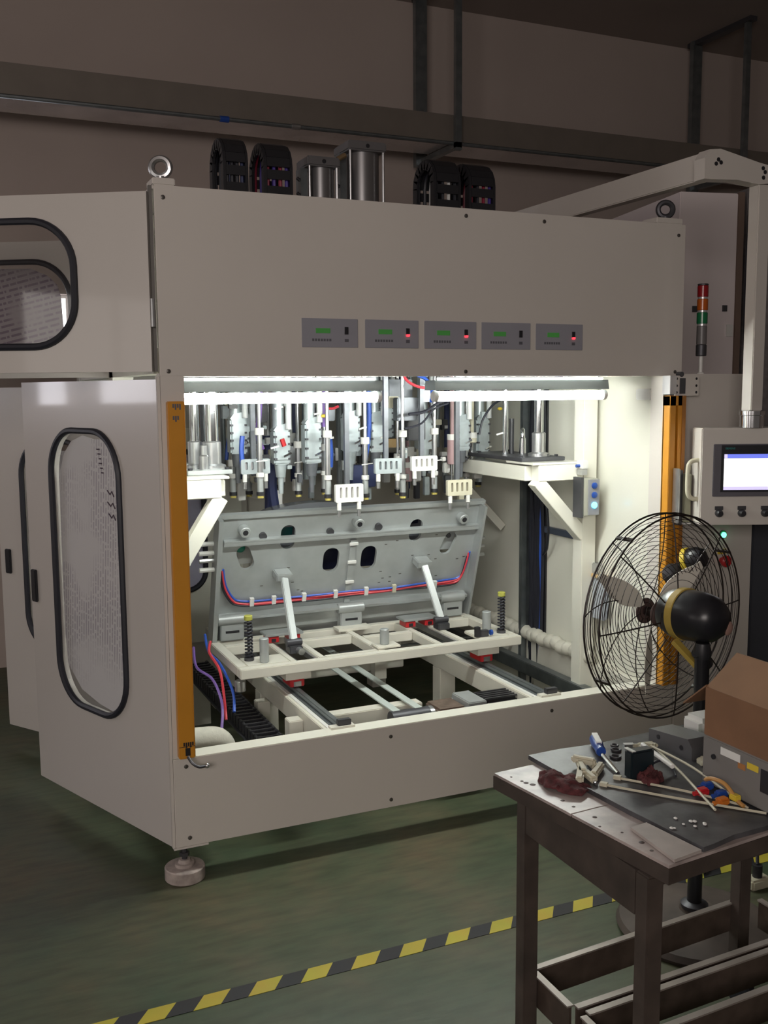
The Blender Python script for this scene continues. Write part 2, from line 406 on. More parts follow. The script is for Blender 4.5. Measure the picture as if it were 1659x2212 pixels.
for x, lab in ((2.31, 'steel strut hanger holding the cable tray above the left cylinder group and right carriers'), (4.54, 'steel strut hanger of the cable tray, up in the right corner by the ceiling')):
    h = thing('tray_hanger', lab, 'bracket', (x, 2.6, 3.06), group='cable tray hangers')
    MB().box(x - 0.02, x + 0.02, 2.335, 2.365, 3.03, CZ).build('hanger_strut', GALV, h)
    MB().box(x - 0.04, x + 0.04, 2.84, 2.88, 3.03, CZ).build('hanger_strut', GALV, h)
    MB().box(x - 0.02, x + 0.02, 2.335, 2.88, 3.045, 3.075).build('cross_bar', GALV, h)
    MB().box(x - 0.03, x + 0.03, 2.3, 2.92, CZ - 0.03, CZ).build('ceiling_bar', DARK, h)

# ------------------------------------------------------------------ tall cabinets right of the machine
R_ = radians(-12.5)
tc_ = thing('tall_cabinet', 'tall white cabinet standing behind the right side of the machine', 'cabinet', (2.775, 0.9, 0), R_)
MB().box(0, 0.315, 0, 1.15, 0, 2.565, ch=0.004).build('body', mat('white_cabinet_paint', (0.86, 0.78, 0.78), 0.5, var=0.03, scale=2), tc_, local=True)
MB().box(0.315, 0.345, -0.01, 1.15, 0, 2.57).build('edge_strip', mat('brown_edge_strip', (0.20, 0.14, 0.11), 0.6), tc_, local=True)
MB().tube(smoothpts([(0.37, -0.03, 2.5), (0.355, -0.04, 2.3), (0.36, -0.03, 1.95), (0.372, -0.03, 1.8), (0.362, -0.03, 1.55)]), 0.012).build('cable', RUBBER, tc_, local=True)
for (x, z) in ((0.08, 1.98), (0.245, 1.985), (0.29, 1.63)): MB().box(x, x + 0.022, -0.012, 0, z, z + 0.03).build('latch', DARK, tc_, local=True)
MB().box(0.27, 0.305, -0.008, 0, 1.86, 1.92).build('sticker', WHITEP, tc_, local=True)
gc = thing('grey_cabinet', 'dark grey textured cabinet beside the tall white cabinet', 'cabinet', (3.16, 0.85, 0), R_)
MB().box(0, 0.55, 0, 0.8, 0, 2.60, ch=0.004).build('body', mat('grey_textured_panel', (0.20, 0.185, 0.185), 0.7, var=0.2, scale=40, bump=0.2), gc, local=True)
MB().box(0.01, 0.54, -0.012, 0, 0.1, 2.5).build('door', MATS['grey_textured_panel'], gc, local=True)

# ------------------------------------------------------------------ the machine enclosure
W, ZT, ZH, ZS, ZB, DEP = 2.045, 2.226, 1.649, 0.413, 0.111, 1.95
mc = thing('welding_machine', 'large cream white enclosed welding machine with open lit front', 'machine', (1.0, 1.0, 0))
hp = MB().box(0.004, W, 0, 0.012, ZH, ZT, ch=0.002)
hp.box(0.004, W, 0.012, 0.055, ZH, ZH + 0.01).build('header_panel', PAINT, mc)
MB().box(0.004, W, 0, 0.012, ZB, ZS, ch=0.002).build('base_panel', PAINT, mc)
MB().box(0.004, W, 0.001, 0.072, ZS - 0.012, ZS + 0.001).build('sill', INNER, mc)
MB().box(0.004, 0.078, 0.001, 0.06, ZS, ZH).build('jamb_post', PAINT, mc)
MB().box(1.957, W, 0.001, 0.075, ZS, ZH).build('jamb_post', PAINT, mc)
MB().box(1.995, 2.03, 0.076, DEP, ZB, ZT - 0.01).build('side_panel', INNER, mc)
MB().box(0.0, 2.03, DEP, DEP + 0.02, ZB, ZT - 0.01).build('rear_panel', REAR, mc)
MB().box(0.0, 2.03, 0.013, DEP, ZT - 0.01, ZT).build('roof_panel', PAINT, mc)
for y in (0.93, 1.87): MB().box(0.0, 0.08, y - 0.04, y + 0.04, ZB, ZT - 0.012).build('frame_post', FRAMEW, mc)
MB().box(0.0, 0.07, 0.08, DEP - 0.1, ZB, ZB + 0.10).build('bottom_rail', FRAMEW, mc)
MB().box(0.0, 0.07, 0.08, DEP - 0.1, ZH + 0.01, ZH + 0.09).build('top_rail', FRAMEW, mc)
MB().box(-0.010, 0.0, 0.012, 0.03, ZH + 0.015, ZT).build('hinge_strip', mat('dark_hinge_rubber', (0.16, 0.15, 0.14), 0.5), mc)  # dark strip along the door hinge seam
MB().box(-0.006, 0.003, 0.004, 0.03, ZB, ZH).build('corner_strip', PAINT, mc)
for z in (1.80,): MB().cyl((-0.012, -0.004, z), (-0.012, -0.004, z + 0.085), 0.008, 10).build('hinge_barrel', STEEL, mc)
scr = None
for (x, z) in ((0.03, 2.19), (0.03, 1.665), (1.08, 2.20), (1.08, 1.665), (2.01, 2.185), (2.01, 1.665), (0.045, 0.385), (0.78, 0.375), (1.46, 0.375), (0.05, 0.14), (0.78, 0.14), (1.40, 2.20)):
    o = MB().lathe([(0.007, 0), (0.007, 0.002), (0.004, 0.003)], (0, 0, 0), (0, -1, 0), 10).build('screw', SCREWM, mc, local=True) if scr is None else copy_part(scr, mc, (0, 0, 0))
    o.location = WORLD[mc.name].inverted() @ Vector((x, -0.0005, z)); scr = scr or o
# lifting eyes on corner blocks
for x0, x1, xe in ((0.0, 0.07, 0.037), (1.905, 2.030, 1.985)):
    MB().box(x0, x1, 0.0, 0.09, ZT, ZT + 0.022, ch=0.003).build('lifting_block', PAINT, mc)
    e = MB(); e.cyl((xe, 0.05, ZT + 0.022), (xe, 0.05, ZT + 0.034), 0.016, 16)
    e.tube([(xe + 0.027 * cos(a * pi / 12) * 0.95, 0.05 - 0.012 * cos(a * pi / 12), ZT + 0.062 + 0.027 * sin(a * pi / 12)) for a in range(24)], 0.0105, 8, True)
    e.build('eye_bolt', STEEL if x0 < 1 else DARK, mc)
# corner feet: bolt and thick round pad
for (x, y) in ((0.028, -0.0), (1.99, 0.05), (0.04, 1.88), (1.99, 1.88)):
    y = y + 0.012
    MB().box(x - 0.03, x + 0.085, y - 0.01, y + 0.09, ZB - 0.008, ZB - 0.001).build('foot_plate', PAINT, mc)
    f = MB().cyl((x + 0.005, y, 0.045), (x + 0.005, y, ZB), 0.009, 10); f.cyl((x + 0.005, y, 0.078), (x + 0.005, y, 0.09), 0.017, 6).build('levelling_bolt', DARK, mc)
    MB().lathe([(0.063, 0), (0.066, 0.003), (0.066, 0.040), (0.063, 0.043), (0.032, 0.044), (0.032, 0.054), (0.022, 0.055), (0.018, 0.066)], (x + 0.005, y, 0), n=28).build('levelling_pad', mat('dirty_white_pad', (0.42, 0.36, 0.33), 0.6, var=0.3, scale=25), mc)

# five controller displays set into the header
proto = None
for i, (x0, x1) in enumerate(((0.470, 0.668), (0.695, 0.894), (0.917, 1.121), (1.143, 1.345), (1.369, 1.572))):
    d = MB().box(x0, x1, -0.004, 0.0, 1.744, 1.838, ch=0.001).build('controller_display', GREYD, mc)
    if i in (1, 2, 4): d['label'] = 'grey controller display with a lit red indicator'
    xs = x1 - 0.048
    MB().box(x0 + 0.048, x0 + 0.098, -0.006, -0.004, 1.790, 1.806).build('lcd_screen', EM_LCD, d)
    MB().box(xs, xs + 0.012, -0.008, -0.004, 1.787, 1.811).build('switch', BLACK, d)
    if i in (1, 2, 4): MB().box(xs - 0.001, xs + 0.014, -0.009, -0.004, 1.783, 1.793, ch=0.002).build('indicator_light', EM_RED, d)
    p = MB()
    for k in range(7): p.box(x0 + 0.035 + k * 0.010, x0 + 0.042 + k * 0.010, -0.0046, -0.004, 1.764, 1.772)
    p.box(xs, xs + 0.014, -0.0046, -0.004, 1.762, 1.772).build('printed_caption', PRINT, d, kind='stuff')

# side doors: lower front door, lower rear door, upper front door, upper rear door
def side_door(hinge, d2, width, z0, z1, wu, wz, rad, film, film_shape, handle, label):
    dv = Vector((d2[0], d2[1], 0)).normalized(); nv = Vector((-dv.y, dv.x, 0))
    if nv.dot(CAM_POS - Vector((hinge[0], hinge[1], 1.6))) < 0: nv = -nv          # nv points to the outside of the machine
    h0 = Vector((hinge[0], hinge[1], 0))
    # parts are placed under one door part; the door leaf is the parent mesh
    def fr(u, v, w): return h0 + dv * u + Vector((0, 0, v)) - nv * w
    hole = rrect(wu[0], wu[1], wz[0], wz[1], rad)
    leaf = MB().plate(rect(0.006, width, z0, z1), [hole], 0.028, fr).build('side_door', GLOSS, mc, label, smooth=False)
    MB().tube([fr(u, v, -0.003) for (u, v) in rrect(wu[0], wu[1], wz[0], wz[1], rad, 10)], 0.0115, 8, True).build('window_seal', RUBBER, leaf)
    MB().plate(rrect(wu[0] - 0.005, wu[1] + 0.005, wz[0] - 0.005, wz[1] + 0.005, rad), [], 0.004, lambda u, v, w: fr(u, v, 0.008 + w)).build('window_pane', GLASS, leaf)
    if film: 
        o = MB().plate(film_shape, [], 0.0015, lambda u, v, w: fr(u, v, 0.020 + w)).build('protective_film', film, leaf, smooth=False)
        # local coordinates of the film run along the door so that its print follows the door
        R = Matrix((dv, -nv, Vector((0, 0, 1)))).transposed().to_4x4(); R.translation = h0
        rel = WORLD[leaf.name].inverted() @ R
        o.data.transform(rel.inverted()); o.matrix_local = rel
    if handle:
        M = Matrix((dv, nv, Vector((0, 0, 1)))).transposed().to_4x4(); M.translation = h0
        hb = MB().box(handle[0] - 0.017, handle[0] + 0.017, 0.0, 0.012, handle[1], handle[2], M, 0.003)
        hb.build('door_handle', BLACK, leaf)
    return leaf, fr


flow = [(0.275, 0.50), (0.262, 1.30), (0.30, 1.40), (0.36, 1.445), (0.44, 1.44), (0.52, 1.452), (0.60, 1.43), (0.655, 1.385), (0.70, 1.30), (0.708, 0.72), (0.695, 0.60), (0.60, 0.52), (0.48, 0.492), (0.36, 0.48)]
l1, fr1 = side_door((0.0, 0.006), (-0.341, 0.856), 0.918, ZB, 1.640, (0.25, 0.713), (0.472, 1.470), 0.16, FILM_LOW, flow, (0.880, 0.812, 0.936), 'lower front side door with a tall window under printed film')
for (u, v, s) in ((0.335, 1.255, 0.03), (0.332, 1.215, 0.034), (0.330, 1.175, 0.03)):
    q = MB(); q.tube([fr1(u + s, v + 0.014, 0.0185), fr1(u + 0.4 * s, v, 0.0185), fr1(u, v + 0.012, 0.0185), fr1(u - 0.4 * s, v - 0.006, 0.0185)], 0.0022, 4)
    q.build('printed_mark', mat('dark_ink', (0.09, 0.06, 0.10), 0.6), l1)
for k in range(6):
    MB().box(0, 0.020 - 0.003 * (k % 3), -0.0006, 0.0006, 0, 0.0045, Matrix.Translation(fr1(0.405 - 0.004 * k, 1.405 - 0.016 * k, 0.0185)) @ Matrix.Rotation(radians(112), 4, 'Z')).build('printed_mark', MATS['dark_ink'], l1)
side_door((0.0, 0.94), (-0.409, 0.62), 0.745, ZB, 1.625, (0.14, 0.572), (0.50, 1.40), 0.15, FILM_LOW, rrect(0.16, 0.55, 0.53, 1.36, 0.13), (0.685, 0.812, 0.92), 'lower rear side door, mostly behind the front side door')
lu, fru = side_door((-0.013, 0.006), (-0.85, 0.52), 1.15, 1.664, 2.207, (0.246, 0.95), (1.744, 2.128), 0.14, None, None, None, 'upper front side door swung wide open')
film_u = [(0.185, 1.72), (0.190, 1.78), (0.196, 1.88), (0.200, 1.98), (0.214, 2.025), (0.25, 2.06), (0.32, 2.09), (0.95, 2.095), (0.95, 1.72)]
side_door((0.0, 0.94), (-0.85, 0.52), 1.05, 1.66, 2.192, (0.150, 0.97), (1.70, 2.113), 0.15, FILM_UP, film_u, None, 'upper rear side door with slanted print on grey film')

# inner window at the back left of the chamber
bw = MB().plate(rect(0.30, 0.80, 0.30, 1.42), [rrect(0.33, 0.60, 0.58, 1.30, 0.10)], 0.012, XZ(1.93)).build('rear_door', INNER, mc, 'rear door at the left with a lilac filmed window')
MB().tube([(u, 1.925, v) for (u, v) in rrect(0.33, 0.60, 0.58, 1.30, 0.10)], 0.014, 8, True).build('window_seal', RUBBER, bw)
MB().box(0.325, 0.605, 1.936, 1.940, 0.575, 1.305).build('protective_film', mat('lilac_film', (0.42, 0.40, 0.52), 0.5, var=0.05), bw)
# rear wall furniture behind the tools: grey panels with joints
for (a, b, c) in ((0.84, 1.18, REAR), (1.20, 1.44, mat('mid_grey_rear_panel', (0.42, 0.40, 0.36), 0.5)), (1.46, 1.97, REAR)):
    MB().box(a, b, 1.925, 1.948, 0.45, 1.60, ch=0.003).build('rear_cover', c, mc)
# lower ledge and lumpy sleeve along the right wall
MB().box(1.965, 1.994, 0.08, 1.9, ZB + 0.01, 0.385).build('wall_ledge', FRAMEW, mc)
sl = [(1.965 + 0.006 * sin(9 * t), 1.80 - 1.42 * t, 0.405 + 0.012 * sin(31 * t) + 0.006 * sin(57 * t)) for t in [i / 60 for i in range(61)]]
sleeve = thing('hose_sleeve', 'lumpy cream hose sleeve lying on the ledge inside the right wall', 'hose', (1.965, 1.1, 0.385))
b_ = MB()
for i in range(26):
    y = 1.75 - i * 0.051; b_.lathe([(0.020, 0), (0.033, 0.010), (0.036, 0.024), (0.031, 0.040), (0.020, 0.052)], (1.952 + 0.004 * sin(i * 1.7), y, 0.418 + 0.004 * sin(i * 2.3)), (0.1 * sin(i), -1, 0), 10)
b_.build('corrugation', WHITEF, sleeve, kind='stuff')

# ------------------------------------------------------------------ fluorescent lamps under the header
for (x0, x1, lab) in ((0.080, 0.800, 'lit fluorescent tube lamp under the left half of the header'), (1.005, 1.765, 'lit fluorescent tube lamp under the right half of the header')):
    lp = thing('tube_lamp', lab, 'lamp', ((x0 + x1) / 2, 0.12, 1.6), group='tube lamps under the machine header')
    MB().prism([(0.088, 1.600), (0.096, 1.636), (0.165, 1.636), (0.175, 1.600)], x1 - x0, lambda u, v, w, x0=x0: Vector((x0 + w, u, v))).build('lamp_housing', mat('lamp_housing_grey', (0.30, 0.345, 0.355), 0.35, 0.4), lp)
    MB().cyl((x0 + 0.02, 0.112, 1.578), (x1 - 0.02, 0.112, 1.578), 0.0175, 20).build('lamp_tube', EM_TUBE, lp)
    for a, b in ((x0, x0 + 0.02), (x1 - 0.02, x1)): MB().cyl((a, 0.112, 1.578), (b, 0.112, 1.578), 0.0195, 18, ch=0.003).build('end_cap', WHITEP, lp)
    MB().cyl((x0 + 0.01, 0.092, 1.641), (x1 - 0.03, 0.092, 1.641), 0.0055, 10).build('flange_glint', mat('glowing_flange_glint', (0.9, 0.9, 0.9), 0.3, emit=(0.97, 1.0, 0.95), estr=1.6), lp)  # glowing rod added for the tube's reflection in the header flange
    for x in (x0 + 0.2, x1 - 0.2): MB().box(x, x + 0.02, 0.11, 0.17, 1.6365, ZH + 0.01).build('bracket', STEEL, lp)
jb = tag(MB().box(1.972, 1.994, 0.10, 0.19, 1.555, 1.60, ch=0.004).build('bright_patch_box', WHITEP), 'small white box standing in for a bright patch high on the inner right wall beside the yellow light curtain', 'box')  # made-up box standing in for a bright patch on the wall

# ------------------------------------------------------------------ light curtains
def curtain(x0, x1, y0, y1, label, slot):
    lc = thing('light_curtain', label, 'safety sensor', ((x0 + x1) / 2, y0, ZS))
    if slot:
        b = MB(); b.box(x0, x0 + 0.030, y0, y1, 0.419, 1.573, ch=0.002); b.box(x0, x1, y0 + 0.035, y1, 0.419, 1.573)
        b.box(x0 + 0.040, x0 + 0.058, y0, y1, 0.419, 1.573); b.box(x0, x0 + 0.058, y0, y1, 1.535, 1.573); b.build('housing', YELLOW, lc)
        MB().box(x0 + 0.058, x1, y0 - 0.003, y1, 0.419, 1.573).build('side_profile', mat('brown_orange_profile', (0.36, 0.15, 0.03), 0.5), lc)
        MB().box(x0 + 0.030, x0 + 0.040, y0 + 0.02, y0 + 0.034, 0.43, 1.535).build('lens_strip', BLACK, lc)
    else:
        MB().box(x0, x1, y0, y1, 0.422, 1.572, ch=0.003).build('housing', YELLOW, lc)
        for (z, n) in ((1.552, 4), (1.515, 3), (0.465, 5)):
            for k in range(n): MB().box(x0 + 0.014 + 0.007 * k, x0 + 0.019 + 0.007 * k, y0 - 0.0008, y0, z - 0.006 * (k % 2), z + 0.012).build('printed_mark', PRINT if n != 5 else BLACK, lc)
        MB().box(x0 + 0.020, x0 + 0.036, y0 - 0.001, y0, 0.432, 0.458).build('printed_mark', BLACK, lc)
        MB().box(x0, x1, y0 - 0.001, y0, 0.462, 0.4635).build('end_cap_joint', BLACK, lc)
    return lc


curtain(0.018, 0.070, -0.032, -0.001, 'plain yellow light curtain bar on the left jamb of the machine opening', False)
curtain(1.955, 2.030, -0.044, -0.002, 'slotted yellow light curtain bar on the right jamb, behind the fan', True)
ck = thing('corner_latch', 'small bent metal latch below the left light curtain', 'latch', (0.07, -0.02, 0.415))
MB().tube(smoothpts([(0.045, -0.034, 0.43), (0.055, -0.05, 0.412), (0.075, -0.055, 0.398), (0.100, -0.05, 0.396)]), 0.005, 8).build('lever', DARK, ck)
MB().sphere((0.103, -0.05, 0.396), 0.009).build('knob', STEEL, ck)
# steel angle bracket above the right curtain
ab = thing('angle_bracket', 'bright steel angle bracket above the right light curtain', 'bracket', (1.99, -0.03, 1.575))
MB().box(1.950, 1.983, -0.046, -0.001, 1.578, 1.650, ch=0.001).build('steel_block', mat('bright_zinc', (0.62, 0.61, 0.62), 0.3, 0.5), ab)
MB().plate(rect(1.984, 2.100, 1.572, 1.650), [[(x + 0.005 * cos(k * pi / 4), z + 0.005 * sin(k * pi / 4)) for k in range(8)] for x in (1.992, 2.088) for z in (1.585, 1.611, 1.638)], 0.005, XZ(-0.036)).build('bracket_plate', PAINT, ab, smooth=False)
for x in (1.992, 2.088):
    for z in (1.585, 1.611, 1.638): MB().cyl((x, -0.036, z), (x, -0.028, z), 0.0055, 8).build('bolt', BLACK, ab)
MB().cyl((2.012, -0.040, 1.655), (2.012, -0.016, 1.655), 0.010, 12).build('pin', DARK, ab)
MB().box(2.005, 2.030, -0.041, -0.036, 1.58, 1.64).build('hook_plate', DARK, ab)
MB().box(2.003, 2.072, -0.0305, -0.0, 1.571, 1.649).build('spacer', PAINT, ab)

# ------------------------------------------------------------------ right control cabinet with buttons
cc = thing('control_cabinet', 'low cream control cabinet joined to the right end of the machine', 'cabinet', (2.3, 0.4, 0))
MB().box(2.050, 2.440, 0.0, 0.85, ZB, 1.657, ch=0.004).build('cabinet_body', PAINT, cc)
MB().box(2.060, 2.43, 0.02, 0.8, 0.0, ZB).build('plinth', DARK, cc)
MB().box(2.475, 2.9, 0.03, 0.83, 0.02, 1.35, ch=0.004).build('side_unit', mat('dark_blue_grey_side', (0.06, 0.065, 0.08), 0.5), cc, 'dark blue grey side unit')
MB().lathe([(0.017, 0), (0.017, 0.006)], (2.278, 0, 1.006), (0, -1, 0), 18).build('button_collar', GREENL, cc)
MB().lathe([(0.0115, 0.006), (0.0115, 0.012), (0.006, 0.016)], (2.278, 0, 1.004), (0, -1, 0), 16).build('button', EM_GREEN, cc, 'lit green push button')
MB().box(2.256, 2.298, -0.005, 0.0, 0.925, 0.945).build('button_plate', YEL2, cc)
MB().lathe([(0.012, 0), (0.012, 0.02), (0.024, 0.022), (0.024, 0.034), (0.018, 0.040)], (2.277, 0, 0.898), (0, -1, 0), 18).build('button', RED, cc, 'red emergency stop button')

st = thing('signal_tower', 'signal tower with red, orange and green lenses on a thin pole', 'signal light', (2.2, 0.07, 1.657))
MB().cyl((2.2, 0.07, 1.657), (2.2, 0.07, 1.738), 0.008, 12).build('pole', WHITEP, st)
MB().lathe([(0.016, 0), (0.014, 0.006), (0.01, 0.008)], (2.2, 0.07, 1.657), n=14).build('pole_foot', WHITEP, st)
MB().cyl((2.2, 0.07, 1.730), (2.2, 0.07, 1.775), 0.021, 18, ch=0.002).build('base_housing', DARK, st)
MB().cyl((2.2, 0.07, 1.775), (2.2, 0.07, 1.850), 0.020, 18, ch=0.002).build('lamp_socket', mat('smoked_grey_housing', (0.17, 0.16, 0.16), 0.35), st)
for z, c, nm in ((1.850, (0.01, 0.16, 0.06), 'green'), (1.903, (0.48, 0.10, 0.01), 'orange'), (1.956, (0.30, 0.01, 0.015), 'red')):
    MB().cyl((2.2, 0.07, z), (2.2, 0.07, z + 0.008), 0.0185, 18).build('spacer_ring', mat('bright_zinc', (0.6, 0.6, 0.6)), st)
    MB().cyl((2.2, 0.07, z + 0.008), (2.2, 0.07, z + 0.053), 0.0215, 20, ch=0.002).build('lens', mat(nm + '_signal_lens', c, 0.2), st, nm + ' lens')
MB().cyl((2.2, 0.07, 2.009), (2.2, 0.07, 2.016), 0.0215, 18, ch=0.002).build('cap', DARK, st)

# ------------------------------------------------------------------ suspended operator terminal on its arm
ot = thing('operator_terminal', 'cream operator terminal with lit touch screen hanging from an overhead arm', 'control panel', (2.2, -0.22, 1.45))
YA = -0.22
MB().box(1.925, 1.975, YA + 0.01, 1.35, 2.345, 2.440, ch=0.004).build('arm_beam', PAINT, ot)
MB().box(1.90, 2.0, 1.22, 1.36, ZT, 2.345).build('arm_pedestal', PAINT, ot)
MB().plate([(1.895, 2.338), (1.925, 2.338), (2.045, 2.345), (2.150, 2.337), (2.212, 2.345), (2.214, 2.405), (2.15, 2.413), (1.965, 2.446), (1.915, 2.440), (1.895, 2.41)], [], 0.055, XZ(YA - 0.045)).build('elbow_plate', PAINT, ot, smooth=False)
for (x, z) in ((1.955, 2.408), (1.945, 2.393), (1.967, 2.399), (2.165, 2.395), (2.175, 2.382), (2.168, 2.362)):
    MB().cyl((x, YA - 0.047, z), (x, YA - 0.040, z), 0.0075, 10).build('bolt', BLACK, ot)
MB().box(2.155, 2.212, YA - 0.04, YA + 0.012, 1.515, 2.34, ch=0.003).build('drop_column', PAINT, ot)
MB().lathe([(0.045, 0), (0.045, 0.045), (0.048, 0.047), (0.048, 0.062), (0.04, 0.066)], (2.19, YA - 0.01, 1.452), n=28).build('swivel_joint', CHROME, ot)
A_ = atan2(-0.407, 0.913)
HM = Matrix.Rotation(A_, 4, 'Z'); HM.translation = Vector((2.2, YA, 0))
def hx(name, m_, u0, u1, z0, z1, t0, t1, ch=0.0, label=None, par=None):
    return MB().box(u0, u1, t0, t1, z0, z1, HM, ch).build(name, m_, par or ot, label)
hx('terminal_box', PAINT, -0.198, 0.28, 1.080, 1.450, -0.03, 0.09, 0.004)
sb = hx('screen_bezel', mat('terminal_bezel_grey', (0.13, 0.125, 0.145), 0.4), -0.153, 0.235, 1.190, 1.390, -0.036, -0.03, 0.002)
hx('screen_frame', BLACK, -0.124, 0.215, 1.208, 1.386, -0.038, -0.036, par=sb)
hx('screen', EM_SCREEN, -0.113, 0.205, 1.228, 1.336, -0.0392, -0.038, label='lit white touch screen', par=sb)
hx('title_bar', EM_BAR, -0.100, 0.205, 1.337, 1.352, -0.0392, -0.038, par=sb)
hx('status_bar', EM_SOFT, -0.113, 0.205, 1.216, 1.2275, -0.0392, -0.038, par=sb)
hx('corner_icon', EM_SOFT, -0.113, -0.101, 1.337, 1.352, -0.0392, -0.038, par=sb)
tcu = bpy.data.curves.new('maker_lettering', 'FONT'); tcu.body = 'SIEMENS'; tcu.size = 0.010; tcu.extrude = 0.0003
tob = bpy.data.objects.new('tmp_text', tcu); COL.objects.link(tob)
dg = bpy.context.evaluated_depsgraph_get(); tme = bpy.data.meshes.new_from_object(tob.evaluated_get(dg)); bpy.data.objects.remove(tob)
tme.transform(Matrix.Translation((-0.110, -0.0385, 1.370)) @ Matrix.Rotation(pi / 2, 4, 'X')); tme.transform(HM); tme.transform(WORLD[ot.name].inverted())
tme.materials.clear(); tme.materials.append(mat('teal_lettering', (0.03, 0.28, 0.26), 0.5)); to = bpy.data.objects.new('maker_lettering', tme); COL.objects.link(to); to.parent = sb
for u in (-0.125, -0.038, 0.051, 0.14):
    b = hx('selector_switch', DARK, u - 0.016, u + 0.016, 1.138, 1.153, -0.034, -0.03, 0.001)
    MB().lathe([(0.015, 0), (0.015, 0.008), (0.011, 0.022), (0.009, 0.024)], HM @ Vector((u, -0.03, 1.126)), HM.to_3x3() @ Vector((0, -1, 0)), 18).build('knob', BLACK, b)
MB().tube([HM @ Vector(p) for p in smoothpts([(-0.198, 0.0, 1.327), (-0.222, 0.0, 1.324), (-0.236, 0.0, 1.305), (-0.238, 0.0, 1.25), (-0.236, 0.0, 1.20), (-0.222, 0.0, 1.181), (-0.198, 0.0, 1.177)], 5)], 0.009, 10).build('handle', CREAMP, ot)

# small control unit clamped on the right curtain
sn = thing('sensor_unit', 'slim grey sensor unit clamped on the right light curtain, left of the screen handle', 'sensor', (2.0, -0.05, 1.08))
MB().box(1.975, 1.985, -0.08, -0.045, 1.078, 1.292, ch=0.002).build('mount_rail', STEEL, sn)
MB().box(1.985, 2.004, -0.072, -0.045, 1.07, 1.284).build('back_profile', DARK, sn)
MB().box(2.004, 2.036, -0.086, -0.045, 1.082, 1.270, ch=0.002).build('housing', mat('pale_green_grey', (0.30, 0.30, 0.22), 0.5), sn)
MB().box(2.004, 2.036, -0.087, -0.045, 1.072, 1.079).build('end_cap', WHITEP, sn)
MB().box(2.037, 2.060, -0.06, -0.04, 1.09, 1.20).build('terminal_block', BLACK, sn)
# black round horn with yellow band on a bracket
hn = thing('warning_horn', 'small black dome with a yellow band on a grey bracket, seen through the fan cage', 'horn', (2.03, -0.1, 0.93))
hd = Vector((0.35, -0.9, 0.25)).normalized(); hc = Vector((2.030, -0.12, 0.940))
MB().lathe([(0.04, -0.045), (0.046, -0.013), (0.046, 0.016), (0.035, 0.040), (0.014, 0.050)], hc, hd, 22).build('dome', FANBLK, hn)
MB().lathe([(0.046, -0.040), (0.049, -0.038), (0.049, -0.020), (0.046, -0.018)], hc, hd, 22).build('band', YEL2, hn)
MB().lathe([(0.036, 0), (0.041, 0.010), (0.014, 0.024)], (1.960, -0.07, 0.880), (-0.3, -0.9, 0.1), 20).build('bell', DARK, hn)
MB().beam((1.985, -0.05, 0.90), (2.045, -0.07, 0.93), 0.02, 0.014).build('bracket', STEEL, hn)

# ------------------------------------------------------------------ inside: base frame, rails, belt drive
rf = thing('rail_frame', 'cream welded rail frame on the floor of the machine chamber', 'machine frame', (1.0, 0.9, 0))
rails = ((0.617, 0), (1.488, 0))
for (x, _) in rails:
    MB().box(x - 0.045, x + 0.045, 0.078, 1.86, 0.310, 0.392, ch=0.003).build('rail_beam', FRAMEW, rf)
    r_ = MB().box(x - 0.014, x + 0.030, 0.06, 1.86, 0.392, 0.400); r_.box(x - 0.004, x + 0.020, 0.06, 1.86, 0.400, 0.418, ch=0.003)
    ro = r_.build('linear_rail', GALV, rf)
    MB().box(x - 0.045, x + 0.045, 0.045, 0.078, ZS + 0.001, ZS + 0.009).build('rail_foot', FRAMEW, rf)
    st_ = MB().box(x - 0.016, x + 0.034, 0.052, 0.075, ZS + 0.009, ZS + 0.030, ch=0.002).build('rail_stop', DARK, rf)
    MB().box(x - 0.03, x - 0.016, 0.08, 1.85, 0.392, 0.396).build('rail_edge', WHITEP, rf)
    for y in (0.90, 1.70): MB().box(x - 0.045, x + 0.035, y, y + 0.08, 0.0, 0.310, ch=0.003).build('frame_leg', FRAMEW, rf)
for (xa, xb, y, za, zb_) in ((0.515, 0.571, 0.34, 0.275, 0.362), (0.663, 1.075, 0.34, 0.275, 0.362), (0.520, 0.571, 1.30, 0.22, 0.30), (0.663, 1.442, 1.30, 0.22, 0.30)): MB().box(xa, xb, y, y + 0.06, za, zb_, ch=0.003).build('cross_beam', FRAMEW, rf)
MB().box(0.53, 0.585, 0.80, 0.86, 0.0, 0.30, ch=0.003).build('frame_leg', FRAMEW, rf)
MB().box(0.10, 0.16, 0.08, 1.86, 0.12, 0.18, ch=0.003).build('side_beam', FRAMEW, rf)
MB().box(1.88, 1.93, 0.08, 1.86, 0.24, 0.30, ch=0.003).build('side_beam', GALV, rf)
bd = thing('belt_drive', 'belt drive with two pale belts and a black motor behind the sill', 'belt drive', (1.1, 0.4, 0.3))
for x in (0.915, 1.01): MB().box(x - 0.016, x + 0.016, 0.24, 1.75, 0.374, 0.379).build('belt', mat('pale_belt', (0.52, 0.58, 0.55), 0.4), bd)
MB().cyl((0.89, 0.24, 0.345), (1.05, 0.24, 0.345), 0.034, 24).build('pulley', DARK, bd)
MB().cyl((1.05, 0.26, 0.33), (1.08, 0.26, 0.33), 0.042, 20, ch=0.004).build('bearing', STEEL, bd)
MB().box(1.08, 1.20, 0.20, 0.33, 0.26, 0.37, ch=0.008).build('gearbox', mat('rusty_brown_casting', (0.22, 0.16, 0.13), 0.4, 0.5, var=0.4, scale=25), bd)
MB().box(1.205, 1.285, 0.19, 0.34, 0.25, 0.385, ch=0.004).build('coupling_flange', ALU, bd)
